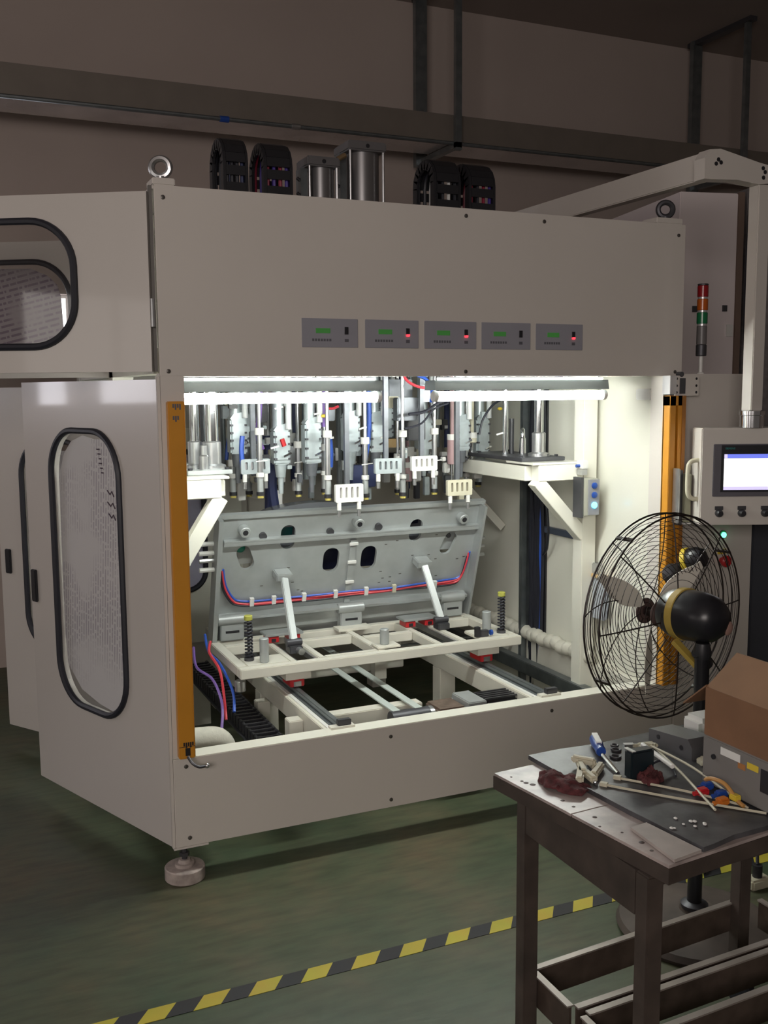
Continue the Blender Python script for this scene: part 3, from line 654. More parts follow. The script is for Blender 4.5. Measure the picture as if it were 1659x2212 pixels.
for z in (0.27, 0.36):
    for y in (0.20, 0.33): MB().cyl((1.19, y, z), (1.30, y, z), 0.007, 8).build('bolt', STEEL, bd)
mo = MB().box(1.29, 1.45, 0.21, 0.33, 0.265, 0.375, ch=0.014).build('motor', BLACK, bd)
for k in range(5): MB().box(1.295, 1.445, 0.222 + k * 0.022, 0.230 + k * 0.022, 0.374, 0.380).build('cooling_rib', DARK, mo)
MB().cyl((1.45, 0.27, 0.32), (1.49, 0.27, 0.32), 0.045, 18, ch=0.006).build('motor_cap', DARK, bd)
MB().box(1.30, 1.36, 0.33, 0.37, 0.30, 0.35, ch=0.004).build('terminal_box', BLACK, bd)
for y0, y1 in ((0.2, 0.33),): MB().box(1.10, 1.28, y0, y1, 0.12, 0.26).build('motor_bracket', FRAMEW, bd)
MB().box(1.08, 1.29, 0.2, 0.55, 0.10, 0.12).build('motor_bracket', FRAMEW, bd)

# black cable carrier lying in a tray at the left of the chamber
kc = thing('cable_carrier', 'long black cable carrier with ladder links lying left of the rails', 'cable carrier', (0.35, 0.9, 0.25))
lk = None
for k in range(34):
    if lk is None:
        b = MB(); b.box(0.400, 0.412, 0.14, 0.172, 0.255, 0.300, ch=0.002); b.box(0.493, 0.505, 0.14, 0.172, 0.255, 0.300, ch=0.002)
        b.box(0.412, 0.493, 0.146, 0.160, 0.290, 0.297); lk = b.build('chain_link', BLACK, kc)
    else: copy_part(lk, kc, (0, 0.042 * k, 0))
MB().box(0.393, 0.512, 0.12, 1.7, 0.245, 0.250).build('carrier_tray', DARK, kc)
for y in (0.3, 1.5): MB().box(0.40, 0.50, y, y + 0.05, 0.0, 0.244).build('tray_leg', FRAMEW, kc)
hs = thing('white_hose', 'thick white sleeve on the chamber floor behind the left curtain', 'hose', (0.2, 0.3, 0.18))
MB().tube(smoothpts([(0.09, 0.30, 0.362), (0.17, 0.31, 0.357), (0.235, 0.32, 0.342), (0.262, 0.325, 0.285), (0.265, 0.33, 0.15), (0.265, 0.335, 0.045)], 5), 0.044, 18).build('sleeve', WHITEF, hs)
# ------------------------------------------------------------------ sliding fixture table with raised lid
ft = thing('fixture_table', 'cream sliding fixture table carrying a raised aluminium lid plate', 'machine table', (1.0, 0.78, 0.43))
Z1, Z0 = 0.530, 0.490
def tb(x0, x1, y0, y1, nm='frame_beam', z0=Z0, z1=Z1): return MB().box(x0, x1, y0, y1, z0, z1, ch=0.003).build(nm, FRAMEW, ft)
tb(0.383, 1.652, 0.528, 0.570); tb(0.383, 1.652, 0.995, 1.035)
for x0, x1 in ((0.383, 0.423), (0.612, 1.652),): pass
for xa, xb in ((0.383, 0.425), (0.600, 0.628), (0.724, 0.752), (0.985, 1.018), (1.252, 1.282), (1.372, 1.402), (1.612, 1.652)): tb(xa, xb, 0.571, 0.994)
for xa, xb, y in ((0.426, 0.599, 0.90), (0.753, 0.984, 0.86), (1.019, 1.251, 0.80), (1.403, 1.611, 0.93)): tb(xa, xb, y, y + 0.035)
tb(0.426, 0.599, 0.571, 0.70, 'corner_plate', 0.515); tb(1.470, 1.611, 0.571, 0.72, 'corner_plate', 0.515); tb(0.985, 1.09, 0.575, 0.65, 'corner_plate', Z1 + 0.0005, Z1 + 0.012)
tb(0.753, 0.984, 0.571, 0.60, 'corner_plate', 0.512)
for x in (0.628, 0.724, 1.282, 1.372):
    a, b = (x, x + 0.012) if x in (0.628, 1.282) else (x - 0.012, x)
    MB().box(a, b, 0.58, 0.99, 0.500, 0.522).build('slide_rail', STEEL, ft)
for x in (0.676, 1.327):
    MB().box(x - 0.085, x + 0.085, 0.865, 0.955, 0.560, 0.571, ch=0.002).build('slide_plate', ALU, ft)
    for s in (-0.048, 0.048):
        MB().box(x + s - 0.024, x + s + 0.024, 0.872, 0.945, 0.532, 0.559, ch=0.002).build('slide_block', RED, ft)
        MB().box(x + s - 0.010, x + s + 0.010, 0.8705, 0.8715, 0.535, 0.550).build('slide_block_face', BLACK, ft)
for (x, _) in rails:
    b = MB().box(x - 0.022, x + 0.038, 0.56, 0.66, 0.424, 0.458, ch=0.003).build('rail_carriage', RED, ft)
    MB().box(x - 0.008, x + 0.024, 0.5585, 0.56, 0.426, 0.446).build('rail_carriage_face', STEEL, b)
    MB().box(x - 0.045, x + 0.060, 0.545, 0.70, 0.459, 0.489).build('carriage_plate', FRAMEW, ft)
MB().box(1.0, 1.9, 1.04, 1.06, 0.40, 0.405).build('rear_stay', GALV, ft)
for (x, y, h, r) in ((0.502, 0.60, 0.099, 0.0185), (1.030, 0.61, 0.079, 0.0195), (1.540, 0.640, 0.098, 0.0195)):
    MB().cyl((x, y, Z1 - (0.0 if x != 1.030 else -0.012)), (x, y, Z1 + h), r, 22, ch=0.003).build('support_post', ALU, ft)
for (x, y, lab) in ((0.455, 0.655, None), (1.600, 0.615, None)):
    rod = MB().cyl((x, y, Z1), (x, y, 0.705), 0.006, 10).build('guide_pin', DARK, ft)
    n = 110; MB().tube([(x + 0.0145 * cos(2 * pi * 11 * i / n), y + 0.0145 * sin(2 * pi * 11 * i / n), Z1 + 0.012 + 0.150 * i / n) for i in range(n + 1)], 0.0036, 6).build('coil_spring', RUBBER, ft)
    MB().cyl((x, y, 0.694), (x, y, 0.714), 0.017, 12, ch=0.002).build('pin_cap', mat('olive_yellow_cap', (0.42, 0.42, 0.08), 0.5), ft)
    MB().cyl((x, y, Z1), (x, y, Z1 + 0.012), 0.02, 16).build('pin_base', DARK, ft)
for x in (0.479, 1.034, 1.554):
    b = MB().box(x - 0.052, x + 0.052, 0.985, 1.035, Z1 + 0.001, 0.622, ch=0.004); b.cyl((x - 0.064, 0.998, 0.622), (x + 0.064, 0.998, 0.622), 0.024, 16, ch=0.004)
    o = b.build('hinge_block', ALU, ft); MB().box(x - 0.03, x + 0.03, 0.9835, 0.985, 0.566, 0.576).build('hinge_slot', BLACK, o)
MB().box(0.95, 1.11, 0.93, 1.0, Z1 + 0.001, Z1 + 0.013).build('hinge_plate', FRAMEW, ft)
# lid plate with holes
LA = Vector((0, 0.88 - 1.06, 1.09 - 0.52)); LA.normalize(); LN = Vector((0, -LA.z, LA.y)).normalized()
if LN.y > 0: LN = -LN
def ld(u, v, w): return Vector((0, 1.06, 0.52)) + Vector((u, 0, 0)) + LA * v - LN * w
def slot(u, v, wd, ht, rot=0):
    return [(u + a * cos(rot) - b * sin(rot), v + a * sin(rot) + b * cos(rot)) for (a, b) in rrect(-wd / 2, wd / 2, -ht / 2, ht / 2, wd / 2 - 0.001, 6)]
holes = [slot(0.715, 0.481, 0.066, 0.112), slot(0.926, 0.352, 0.075, 0.120), slot(1.108, 0.348, 0.075, 0.120), slot(1.327, 0.471, 0.062, 0.108), slot(0.531, 0.395, 0.062, 0.115, 0.35), slot(1.506, 0.392, 0.062, 0.115, -0.35)]
lid = MB().plate([(0.402, 0.0), (1.650, 0.0), (1.664, 0.585), (0.402, 0.598)], holes, 0.016, ld).build('lid_plate', ALU, ft, 'raised aluminium lid plate with six slots', smooth=False)
def lb(nm, u0, u1, v0, v1, w0, w1, m_=ALU, par=lid, ch=0.0):
    M = Matrix(((1, 0, 0), LA, -LN)).transposed().to_4x4(); M.translation = Vector((0, 1.06, 0.52))
    return MB().box(u0, u1, v0, v1, w0, w1, M, ch).build(nm, m_, par)
lb('upper_shelf', 0.428, 1.640, 0.482, 0.490, -0.026, 0, ch=0.001); lb('shelf_lip', 0.428, 1.640, 0.466, 0.4815, -0.026, -0.021)
lb('lower_rail', 0.428, 1.628, 0.120, 0.132, -0.045, 0); lb('lower_rail', 0.445, 1.61, 0.045, 0.119, -0.018, 0)
lb('side_flange', 0.392, 0.412, -0.01, 0.600, -0.06, 0.016); lb('side_flange', 1.640, 1.652, 0.0, 0.59, -0.055, 0)
lb('top_lip', 0.402, 1.664, 0.586, 0.604, -0.012, 0.016); lb('centre_rib', 1.008, 1.036, 0.133, 0.4475, -0.010, 0)
for v in (0.425, 0.335, 0.235): lb('cable_clip', 1.002, 1.042, v, v + 0.012, -0.018, -0.010, WHITEP)
for u, v in ((0.513, 0.532), (1.028, 0.537), (1.550, 0.526)):
    q = ld(u, v, 0); MB().cyl(q, q + LN * 0.040, 0.024, 20, ch=0.003).build('bushing', ALU, lid); MB().cyl(q + LN * 0.038, q + LN * 0.0405, 0.012, 16).build('bushing_bore', BLACK, lid)
for u, v in ((0.905, 0.497), (1.135, 0.505), (0.60, 0.497)):
    q = ld(u, v, 0); MB().cyl(q, q + LN * 0.016, 0.016, 14).build('stud', DARK, lid)
random.seed(3)
for i in range(34):
    u = 0.45 + random.random() * 1.15; v = 0.20 + random.random() * 0.24
    if min((u - a) ** 2 + (v - b) ** 2 for a, b in ((0.926, 0.352), (1.108, 0.348), (0.531, 0.395), (1.506, 0.392), (0.715, 0.45), (1.327, 0.45))) < 0.0075 or abs(u - 1.022) < 0.03: continue
    lb('screw', u, u + 0.012, v, v + 0.0035, -0.0012, 0, SCREWM)
# things seen through the end slots
lb('latch_block', 0.490, 0.575, 0.350, 0.442, 0.035, 0.065, mat('green_grey_block', (0.30, 0.30, 0.28), 0.4)); MB().sphere(ld(0.515, 0.432, 0.03), 0.022).build('green_cap', mat('green_cap', (0.01, 0.20, 0.13), 0.4), lid)
lb('latch_block', 1.465, 1.55, 0.345, 0.445, 0.030, 0.060); MB().cyl(ld(1.515, 0.42, 0.03), ld(1.515, 0.42, 0.02), 0.012, 12).build('stud', DARK, lid)
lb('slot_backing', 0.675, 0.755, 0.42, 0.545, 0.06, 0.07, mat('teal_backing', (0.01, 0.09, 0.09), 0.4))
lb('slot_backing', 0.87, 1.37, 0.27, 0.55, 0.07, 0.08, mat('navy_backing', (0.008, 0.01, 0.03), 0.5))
# struts
for (u, v, by, bx) in ((0.694, 0.310, 0.70, 0.660), (1.367, 0.315, 0.80, 1.395)):
    top = ld(u, v, 0) + LN * 0.055; bot = Vector((bx, by, 0.575))
    M_ = MB().beam(top, bot, 0.030, 0.022, LN, 0.003)
    s_ = M_.build('strut', mat('pale_strut_paint', (0.62, 0.66, 0.66), 0.4, 0.2), ft)
    lb('strut_clevis', u - 0.036, u + 0.036, v - 0.012, v + 0.022, -0.062, 0, ALU, s_, 0.004)
    MB().cyl(bot + Vector((-0.034, 0, -0.004)), bot + Vector((0.034, 0, -0.004)), 0.016, 16, ch=0.003).build('strut_pin', DARK, s_)
    MB().box(bx - 0.028, bx + 0.028, by - 0.035, by + 0.025, 0.5305, 0.560, ch=0.003).build('strut_foot', DARK, s_)
    if bx < 1: MB().cyl((bx + 0.01, by - 0.07, 0.545), (bx + 0.01, by - 0.035, 0.545), 0.014, 12).build('strut_knob', STEEL, s_)
vb = MB().box(1.475, 1.515, 0.575, 0.60, Z1 + 0.0005, 0.560, ch=0.002).build('valve_block', DARK, ft); MB().box(1.455, 1.475, 0.58, 0.60, Z1 + 0.0005, 0.575).build('valve_head', BLACK, vb); MB().cyl((1.52, 0.575, 0.548), (1.53, 0.575, 0.548), 0.012, 10).build('valve_button', BLUEP, vb)
# wiring along the lid
for j, (m_, dw) in enumerate(((REDW, 0.0), (BLUEW, 0.009), (REDW, -0.007), (RUBBER, -0.013))):
    pts = [(0.429, 0.350), (0.445, 0.27), (0.482, 0.205), (0.52, 0.185), (0.60, 0.176), (0.75, 0.178), (0.90, 0.180), (1.045, 0.184), (1.20, 0.182), (1.36, 0.186), (1.50, 0.190), (1.579, 0.199), (1.604, 0.24), (1.614, 0.29), (1.619, 0.335)]
    P = [ld(u + 0.5 * dw, v + dw + 0.003 * sin(9 * u + j), -0.012 - 0.003 * cos(13 * u + 2 * j)) for u, v in pts]
    MB().tube(smoothpts(P, 5), 0.0048, 6).build('wiring', m_, lid)
for u in (0.56, 0.66, 0.80, 0.95, 1.10, 1.24, 1.45): lb('cable_tie', u, u + 0.018, 0.168, 0.205, -0.022, -0.006, WHITEP if u != 1.24 else CREAMP)
# connectors and hoses off the table's left side
MB().tube(smoothpts([(0.36, 0.90, 0.56), (0.33, 0.80, 0.54), (0.345, 0.70, 0.49), (0.34, 0.62, 0.40), (0.33, 0.56, 0.33)]), 0.006).build('hose', REDW, ft)
MB().tube(smoothpts([(0.35, 0.95, 0.58), (0.34, 0.85, 0.53), (0.36, 0.74, 0.50), (0.375, 0.62, 0.42), (0.36, 0.55, 0.36)]), 0.006).build('hose', BLUEW, ft)
MB().tube(smoothpts([(0.30, 0.95, 0.53), (0.28, 0.82, 0.48), (0.32, 0.72, 0.45), (0.325, 0.60, 0.385), (0.30, 0.52, 0.30)]), 0.006).build('hose', VIOLW, ft)
MB().cyl((0.395, 0.58, 0.43), (0.395, 0.58, 0.475), 0.022, 14, ch=0.003).build('air_fitting', STEEL, ft)
for z in (0.86, 0.90, 0.93, 0.97): MB().cyl((0.33, 0.93, z), (0.392, 0.93, z), 0.010, 8).build('air_fitting', WHITEP if z != 0.9 else STEEL, ft)
for z in (0.83, 0.87, 0.91): MB().cyl((1.652, 0.93, z), (1.69, 0.93, z), 0.008, 8).build('air_fitting', STEEL, ft)
dk = thing('servo_unit', 'dark finned cylinder unit with blue fitting behind the table rear right', 'actuator', (1.28, 1.2, 0.45))
MB().cyl((1.20, 1.30, 0.50), (1.30, 1.09, 0.50), 0.048, 16, ch=0.006).build('cylinder_body', CASTD, dk); MB().cyl((1.30, 1.12, 0.55), (1.34, 1.12, 0.55), 0.03, 10).build('fitting', BLUEP, dk)
MB().box(1.18, 1.32, 1.07, 1.30, 0.405, 0.455).build('mount', FRAMEW, dk); MB().box(1.22, 1.28, 1.15, 1.2, 0.22, 0.405).build('mount', FRAMEW, dk)

# ------------------------------------------------------------------ platforms with guide columns
def platform(label, xi, xo, xp, mirror):
    t = thing('column_platform', label, 'machine frame', (xp, 0.5, ZB))
    a, b = min(xi, xo), max(xi, xo)
    MB().box(a, b, 0.44, 0.50, 1.212, 1.282, ch=0.003).build('platform_beam', INNER, t)
    MB().box(xi - 0.03, xi + 0.03, 0.501, 1.30, 1.212, 1.275, ch=0.003).build('platform_beam', INNER, t)
    MB().box(min(xi - 0.03, xo), max(xi + 0.03, xo), 0.44, 0.66, 1.2825, 1.292, ch=0.001).build('platform_top', INNER, t)
    MB().box(xp - 0.036, xp + 0.036, 0.44, 0.51, ZB, ZT - 0.012, ch=0.003).build('platform_post', INNER, t)
    s = 1 if xp > xi else -1
    MB().beam((xi + 0.0 * s, 0.47, 1.215), (xp - 0.02 * s, 0.47, 0.965), 0.055, 0.055, (0, 0, 1), 0.002).build('brace', INNER, t)
    if mirror: MB().box(xp - 0.036, xp + 0.036, 1.22, 1.29, ZB, 1.212).build('platform_post', INNER, t)
    MB().beam((xi, 1.26, 1.21), (1.98 if not mirror else xp, 1.26, 0.90), 0.04, 0.04, (0, 0, 1)).build('brace', FRAMEW, t)
    return t


pr = platform('right white platform on a post carrying guide columns', 1.675, 1.90, 1.935, False)
pl = platform('left white platform on a post carrying guide columns', 0.305, 0.12, 0.125, True)
MB().box(1.64, 1.86, 0.52, 1.00, 1.293, 1.310, ch=0.002).build('base_plate', DARK, pr)
MB().box(0.20, 0.37, 0.52, 1.00, 1.293, 1.310, ch=0.002).build('base_plate', ALU, pl)
MB().box(1.48, 1.64, 1.0, 1.2, 1.27, 1.283).build('base_plate', DARK, pr)
def gcol(par, x, y, r, m_, ht=0.34, sleeve_=True):
    MB().cyl((x, y, 1.31), (x, y, 1.31 + ht), r, 20).build('guide_column', m_, par)
    if sleeve_:
        MB().lathe([(r + 0.026, 0), (r + 0.026, 0.012), (r + 0.009, 0.018), (r + 0.009, 0.10), (r + 0.004, 0.104)], (x, y, 1.310), n=22).build('column_sleeve', STEEL, par)
gcol(pr, 1.775, 0.60, 0.021, CHROME, 0.80); gcol(pr, 1.725, 0.80, 0.013, CHROME, 0.80, False); gcol(pr, 1.758, 0.80, 0.011, BLACK, 0.16, False)
MB().lathe([(0.017, 0), (0.015, 0.07), (0.011, 0.075), (0.010, 0.11), (0.004, 0.118)], (1.805, 0.78, 1.31), n=16).build('bullet_stop', CHROME, pr)
gcol(pl, 0.318, 0.62, 0.026, CHROME, 0.80); gcol(pl, 0.262, 0.66, 0.018, CHROME, 0.80); gcol(pl, 0.232, 0.80, 0.016, STEEL, 0.80)
MB().lathe([(0.018, 0), (0.018, 0.05), (0.013, 0.055), (0.013, 0.09)], (0.275, 0.575, 1.31), n=14).build('bullet_stop', STEEL, pl)
for (x, y) in ((1.66, 0.56), (1.84, 0.56), (1.84, 0.96), (1.665, 0.93), (0.215, 0.545), (0.355, 0.545)): MB().cyl((x, y, 1.31), (x, y, 1.318), 0.009, 6).build('bolt', BLACK, pr if x > 1 else pl)

# push button box on the right post, valve block above it
bb = thing('button_box', 'grey button box with three blue buttons, lowest lit, on the right inner post', 'control box', (1.9, 0.43, 1.06))
MB().box(1.858, 1.934, 0.375, 0.439, 1.062, 1.222, ch=0.003).build('box_housing', mat('box_side_cream', (0.44, 0.44, 0.37), 0.5), bb)
MB().box(1.880, 1.9345, 0.370, 0.375, 1.066, 1.218).build('box_face', mat('box_face_grey', (0.27, 0.27, 0.29), 0.4), bb)
for z, m_ in ((1.192, BLUEP), (1.152, BLUEP), (1.108, EM_BLUE)):
    MB().lathe([(0.0135, 0), (0.0135, 0.006), (0.009, 0.009)], (1.908, 0.370, z), (0, -1, 0), 16).build('button', m_, bb, 'lit blue push button' if m_ is EM_BLUE else None)
MB().box(1.845, 1.857, 0.375, 0.435, 1.055, 1.228).build('mount_flange', DARK, bb)
vv = thing('air_valve', 'small white air valve above the button box', 'valve', (1.9, 0.42, 1.24))
MB().box(1.862, 1.895, 0.395, 0.438, 1.262, 1.298, ch=0.003).build('valve_body', WHITEP, vv); MB().box(1.865, 1.892, 0.40, 0.438, 1.236, 1.261).build('valve_body', STEEL, vv); MB().cyl((1.845, 0.415, 1.275), (1.862, 0.415, 1.275), 0.007, 8).build('air_fitting', BLUEP, vv)
# vertical cable duct on the right wall with cables
cdv = thing('cable_duct', 'galvanised upright cable channel with black and blue cables on the right wall', 'cable duct', (1.95, 0.9, ZB))
MB().box(1.925, 1.994, 0.985, 0.995, 0.12, 1.64).build('channel_flange', GALV, cdv); MB().box(1.925, 1.952, 0.970, 0.984, 0.12, 1.64).build('channel_flange', GALV, cdv)
MB().box(1.985, 1.994, 0.855, 0.984, 0.12, 1.64).build('channel_back', BLACK, cdv)
random.seed(5)
for k in range(9):
    y = 0.865 + 0.013 * k; x = 1.968 + 0.010 * random.random(); mm = RUBBER if k not in (1,) else BLUEW
    MB().tube(smoothpts([(x + 0.006 * sin(3 * q + k), y + 0.005 * sin(2 * q + 2 * k), 0.13 + q * 0.25) for q in range(7)], 3), 0.009 if k != 1 else 0.007).build('cable', mm, cdv)
MB().tube(smoothpts([(1.95, 0.84, 1.15), (1.93, 0.77, 1.08), (1.93, 0.75, 0.96), (1.95, 0.79, 0.86), (1.96, 0.84, 0.82)]), 0.006).build('cable', RUBBER, cdv)
sba = tag(MB().box(1.972, 1.994, 0.595, 0.85, 0.925, 0.955, ch=0.002).build('wall_bar', mat('dark_blue_bar', (0.10, 0.12, 0.17), 0.4, 0.5)), 'dark blue grey bar on the right inner wall beside the upright channel', 'bar')
# galvanised angle low at right of the right rail
# clipboard sheets on the inner wall behind the fan
cb = thing('hanging_sheets', 'white striped sheets clipped under a wooden strip behind the fan cage', 'papers', (1.96, 0.45, 0.6))
for k in range(3): MB().box(1.960 + 0.006 * k, 1.961 + 0.006 * k, 0.350 - 0.004 * k, 0.53, 0.60 + 0.006 * k, 0.785).build('sheet', mat('blue_grey_ruled_sheet', (0.44, 0.47, 0.52), 0.6, var=0.15, scale=60), cb)
MB().box(1.950, 1.985, 0.34, 0.54, 0.782, 0.797, ch=0.002).build('clip_strip', TAN, cb); MB().box(1.955, 1.985, 0.40, 0.49, 0.797, 0.845, ch=0.004).build('clip', STEEL, cb)
MB().cyl((1.965, 0.47, 0.845), (1.965, 0.47, 0.885), 0.012, 12).build('clip_post', STEEL, cb)

# ------------------------------------------------------------------ the welding tool group
tg = thing('welding_tooling', 'dense hanging group of welding heads, cylinders and probes above the lid', 'machine tooling', (1.1, 1.0, 1.7))
MB().box(0.42, 1.80, 0.62, 1.45, 1.745, 1.80, ch=0.003).build('tool_plate', ALU, tg)
ZP = 1.745
H = [('A', 0.511, 0.95, 1.487, 1.342), ('A', 0.683, 0.9, 1.437, 1.294), ('A', 0.804, 0.85, 1.465, 1.298), ('A', 1.004, 0.9, 1.489, 1.339), ('A', 1.165, 1.0, 1.483, 1.326), ('A', 1.409, 1.0, 1.47, 1.332), ('A', 1.575, 0.95, 1.462, 1.323), ('A', 1.765, 1.1, 1.461, 1.281),
     ('A', 0.60, 1.15, 1.50, 1.36), ('A', 0.92, 1.15, 1.46, 1.30), ('A', 1.30, 1.2, 1.52, 1.38),
     ('R', 0.556, 0.78, 1.443, 1.168), ('R', 0.516, 1.05, 1.299, 1.145), ('R', 0.796, 1.0, 1.372, 1.141), ('R', 0.836, 0.74, 1.427, 1.148), ('R', 1.022, 0.78, 1.393, 1.138), ('R', 1.208, 0.80, 1.417, 1.133), ('R', 1.388, 0.85, 1.422, 1.136), ('R', 1.700, 1.12, 1.359, 1.098), ('R', 1.838, 1.25, 1.259, 1.115), ('R', 0.734, 1.15, 1.282, 1.157), ('R', 1.102, 1.15, 1.30, 1.118), ('R', 0.90, 0.95, 1.36, 1.15), ('R', 0.66, 1.30, 1.36, 1.12), ('R', 1.30, 1.05, 1.30, 1.12),
     ('C', 0.480, 1.25, 1.408, 1.335), ('C', 0.848, 1.25, 1.406, 1.364), ('C', 1.505, 0.90, 1.397, 1.264), ('C', 1.495, 1.1, 1.422, 1.379), ('C', 1.662, 1.0, 1.398, 1.354), ('C', 0.657, 1.40, 1.551, 1.384), ('C', 1.42, 1.2, 1.254, 1.165)]
NAV = mat('navy_cable_bundle', (0.02, 0.03, 0.10), 0.5)
PINK = mat('pink_cylinder_shell', (0.42, 0.27, 0.28), 0.4)
random.seed(11)
for i, (k, x, y, zt, zb) in enumerate(H):
    if k == 'A':
        b = MB(); wd = 0.036; b.box(x - wd, x + wd, y - 0.03, y + 0.03, zb, zt, ch=0.006)
        b.prism([(x - wd, zt), (x + wd, zt), (x + wd * 0.55, zt + 0.03), (x - wd * 0.6, zt + 0.02)], 0.05, XZ(y - 0.025))
        b.box(x - wd + 0.006, x + wd - 0.012, y - 0.038, y - 0.03, zb + 0.02, zt - 0.02, ch=0.002)
        hd_ = b.build('welding_head', CAST, tg)
        for q in range(4):
            z = zb + 0.025 + q * (zt - zb - 0.05) / 3
            MB().box(x - wd - 0.002, x - wd + 0.010, y - 0.041, y - 0.030, z - 0.004, z + 0.004).build('bolt', DARK, hd_)
            MB().box(x + wd - 0.014, x + wd - 0.004, y - 0.041, y - 0.030, z - 0.004, z + 0.004).build('bolt', DARK, hd_)
        MB().cyl((x - 0.006, y, zt + 0.01), (x - 0.006, y, ZP), 0.024, 16).build('head_cylinder', CAST, hd_)
        MB().cyl((x + 0.027, y - 0.035, zt - 0.015 + 0.02), (x + 0.027, y - 0.035, ZP), 0.0125, 12).build('feed_tube', mat('white_painted_tube', (0.74, 0.76, 0.76), 0.35), hd_)
        MB().beam((x + 0.0, y - 0.045, zb + 0.035), (x + 0.034, y - 0.045, zb + 0.05), 0.008, 0.008).build('fitting', CHROME, hd_)
        bb2 = MB().cyl((x, y, zb), (x, y, zb - 0.055), 0.026, 16, 0.020); bb2.cyl((x, y, zb - 0.055), (x, y, zb - 0.125), 0.013, 12, 0.010)
        bb2.build('horn', CAST if i % 2 else CASTD, hd_)
    elif k == 'R':
        b = MB(); b.cyl((x, y, zb + 0.075), (x, y, zt), 0.0115, 14); b.cyl((x, y, zt), (x, y, ZP), 0.008, 10)
        rd = b.build('probe_rod', STEEL, tg)
        MB().cyl((x, y, zt - 0.018), (x, y, zt + 0.012), 0.019, 14, ch=0.002).build('cap', WHITEP, rd)
        MB().cyl((x, y, zb + 0.085), (x, y, zb + 0.105), 0.0165, 14, ch=0.002).build('collar', WHITEP, rd)
        MB().cyl((x, y, zb + 0.025), (x, y, zb + 0.08), 0.013, 12).build('sleeve', ALU, rd)
        MB().cyl((x, y, zb + 0.010), (x, y, zb + 0.026), 0.017, 12).build('stop_ring', BLACK, rd)
        MB().cyl((x, y, zb), (x, y, zb + 0.010), 0.013, 12).build('tip', mat('olive_yellow_tip', (0.50, 0.42, 0.10), 0.5), rd)
        if i % 2: MB().beam((x - 0.02, y - 0.01, zb + 0.15), (x + 0.03, y - 0.01, zb + 0.155), 0.004, 0.004).build('cable_tie', WHITEP, rd)
    else:
        m_ = PINK if abs(x - 1.505) < 0.01 or abs(x - 1.42) < .01 else (CREAMP if i % 2 else WHITEP)
        b = MB(); b.cyl((x, y, zb), (x, y, zt), 0.023, 16, ch=0.003); b.cyl((x, y, zt), (x, y, ZP), 0.010, 10)
        cy_ = b.build('small_cylinder', m_, tg)
        MB().cyl((x, y, zt - 0.022), (x, y, zt + 0.004), 0.0245, 16).build('cylinder_cap', WHITEP, cy_)
        MB().cyl((x, y, zb), (x, y, zb - 0.08), 0.007, 10).build('piston_rod', CHROME, cy_)
# front clamp bars with four slots, each on two legs
for (x, y, zt, zb, m_) in ((0.917, 0.70, 1.215, 1.140, WHITEP), (1.105, 0.72, 1.315, 1.250, CAST), (1.285, 0.74, 1.318, 1.254, WHITEP), (1.470, 0.76, 1.205, 1.135, CREAMP), (0.556, 0.84, 1.324, 1.262, CAST)):
    y0 = y; hh = [rrect(x - 0.044 + 0.025 * q, x - 0.033 + 0.025 * q, zb + 0.018, zt - 0.012, 0.004, 3) for q in range(4)]
    cbp = MB().plate(rrect(x - 0.062, x + 0.062, zb, zt, 0.006, 3), hh, 0.018, XZ(y0)).build('clamp_bar', m_, tg, smooth=False)
    MB().box(x - 0.058, x + 0.058, y0 + 0.019, y0 + 0.022, zb + 0.005, zt - 0.005).build('backing', mat('slot_backing_grey', (0.48, 0.45, 0.46), 0.5), cbp)
    for s in (-0.045, 0.045):
        MB().cyl((x + s, y0 + 0.009, zb), (x + s, y0 + 0.009, zb - 0.032), 0.0095, 12).build('bar_leg', WHITEP, cbp); MB().cyl((x + s, y0 + 0.009, zb - 0.034), (x + s, y0 + 0.009, zb - 0.062), 0.008, 12).build('bar_foot', STEEL, cbp)
    MB().box(x - 0.010, x + 0.010, y0 + 0.023, y0 + 0.040, zb, ZP).build('bar_hanger', CASTD, cbp)
bp_ = thing('moulded_part', 'dark grey glossy curved plastic part behind the top edge of the raised lid', 'plastic part', (1.0, 0.95, 1.05))
arc = [(0.60, 1.060)] + [(0.60 + 0.86 * q / 16, 1.078 + 0.052 * sin(pi * min(1, q / 12.5) ** 0.8) - 0.002 * q) for q in range(17)] + [(1.46, 1.02), (0.60, 1.02)]
MB().plate(arc, [], 0.09, XZ(0.925)).build('shell', mat('glossy_dark_grey_plastic', (0.11, 0.115, 0.125), 0.25), bp_)
MB().box(0.62, 1.44, 0.985, 1.012, 0.90, 1.019).build('support_web', CASTD, bp_)
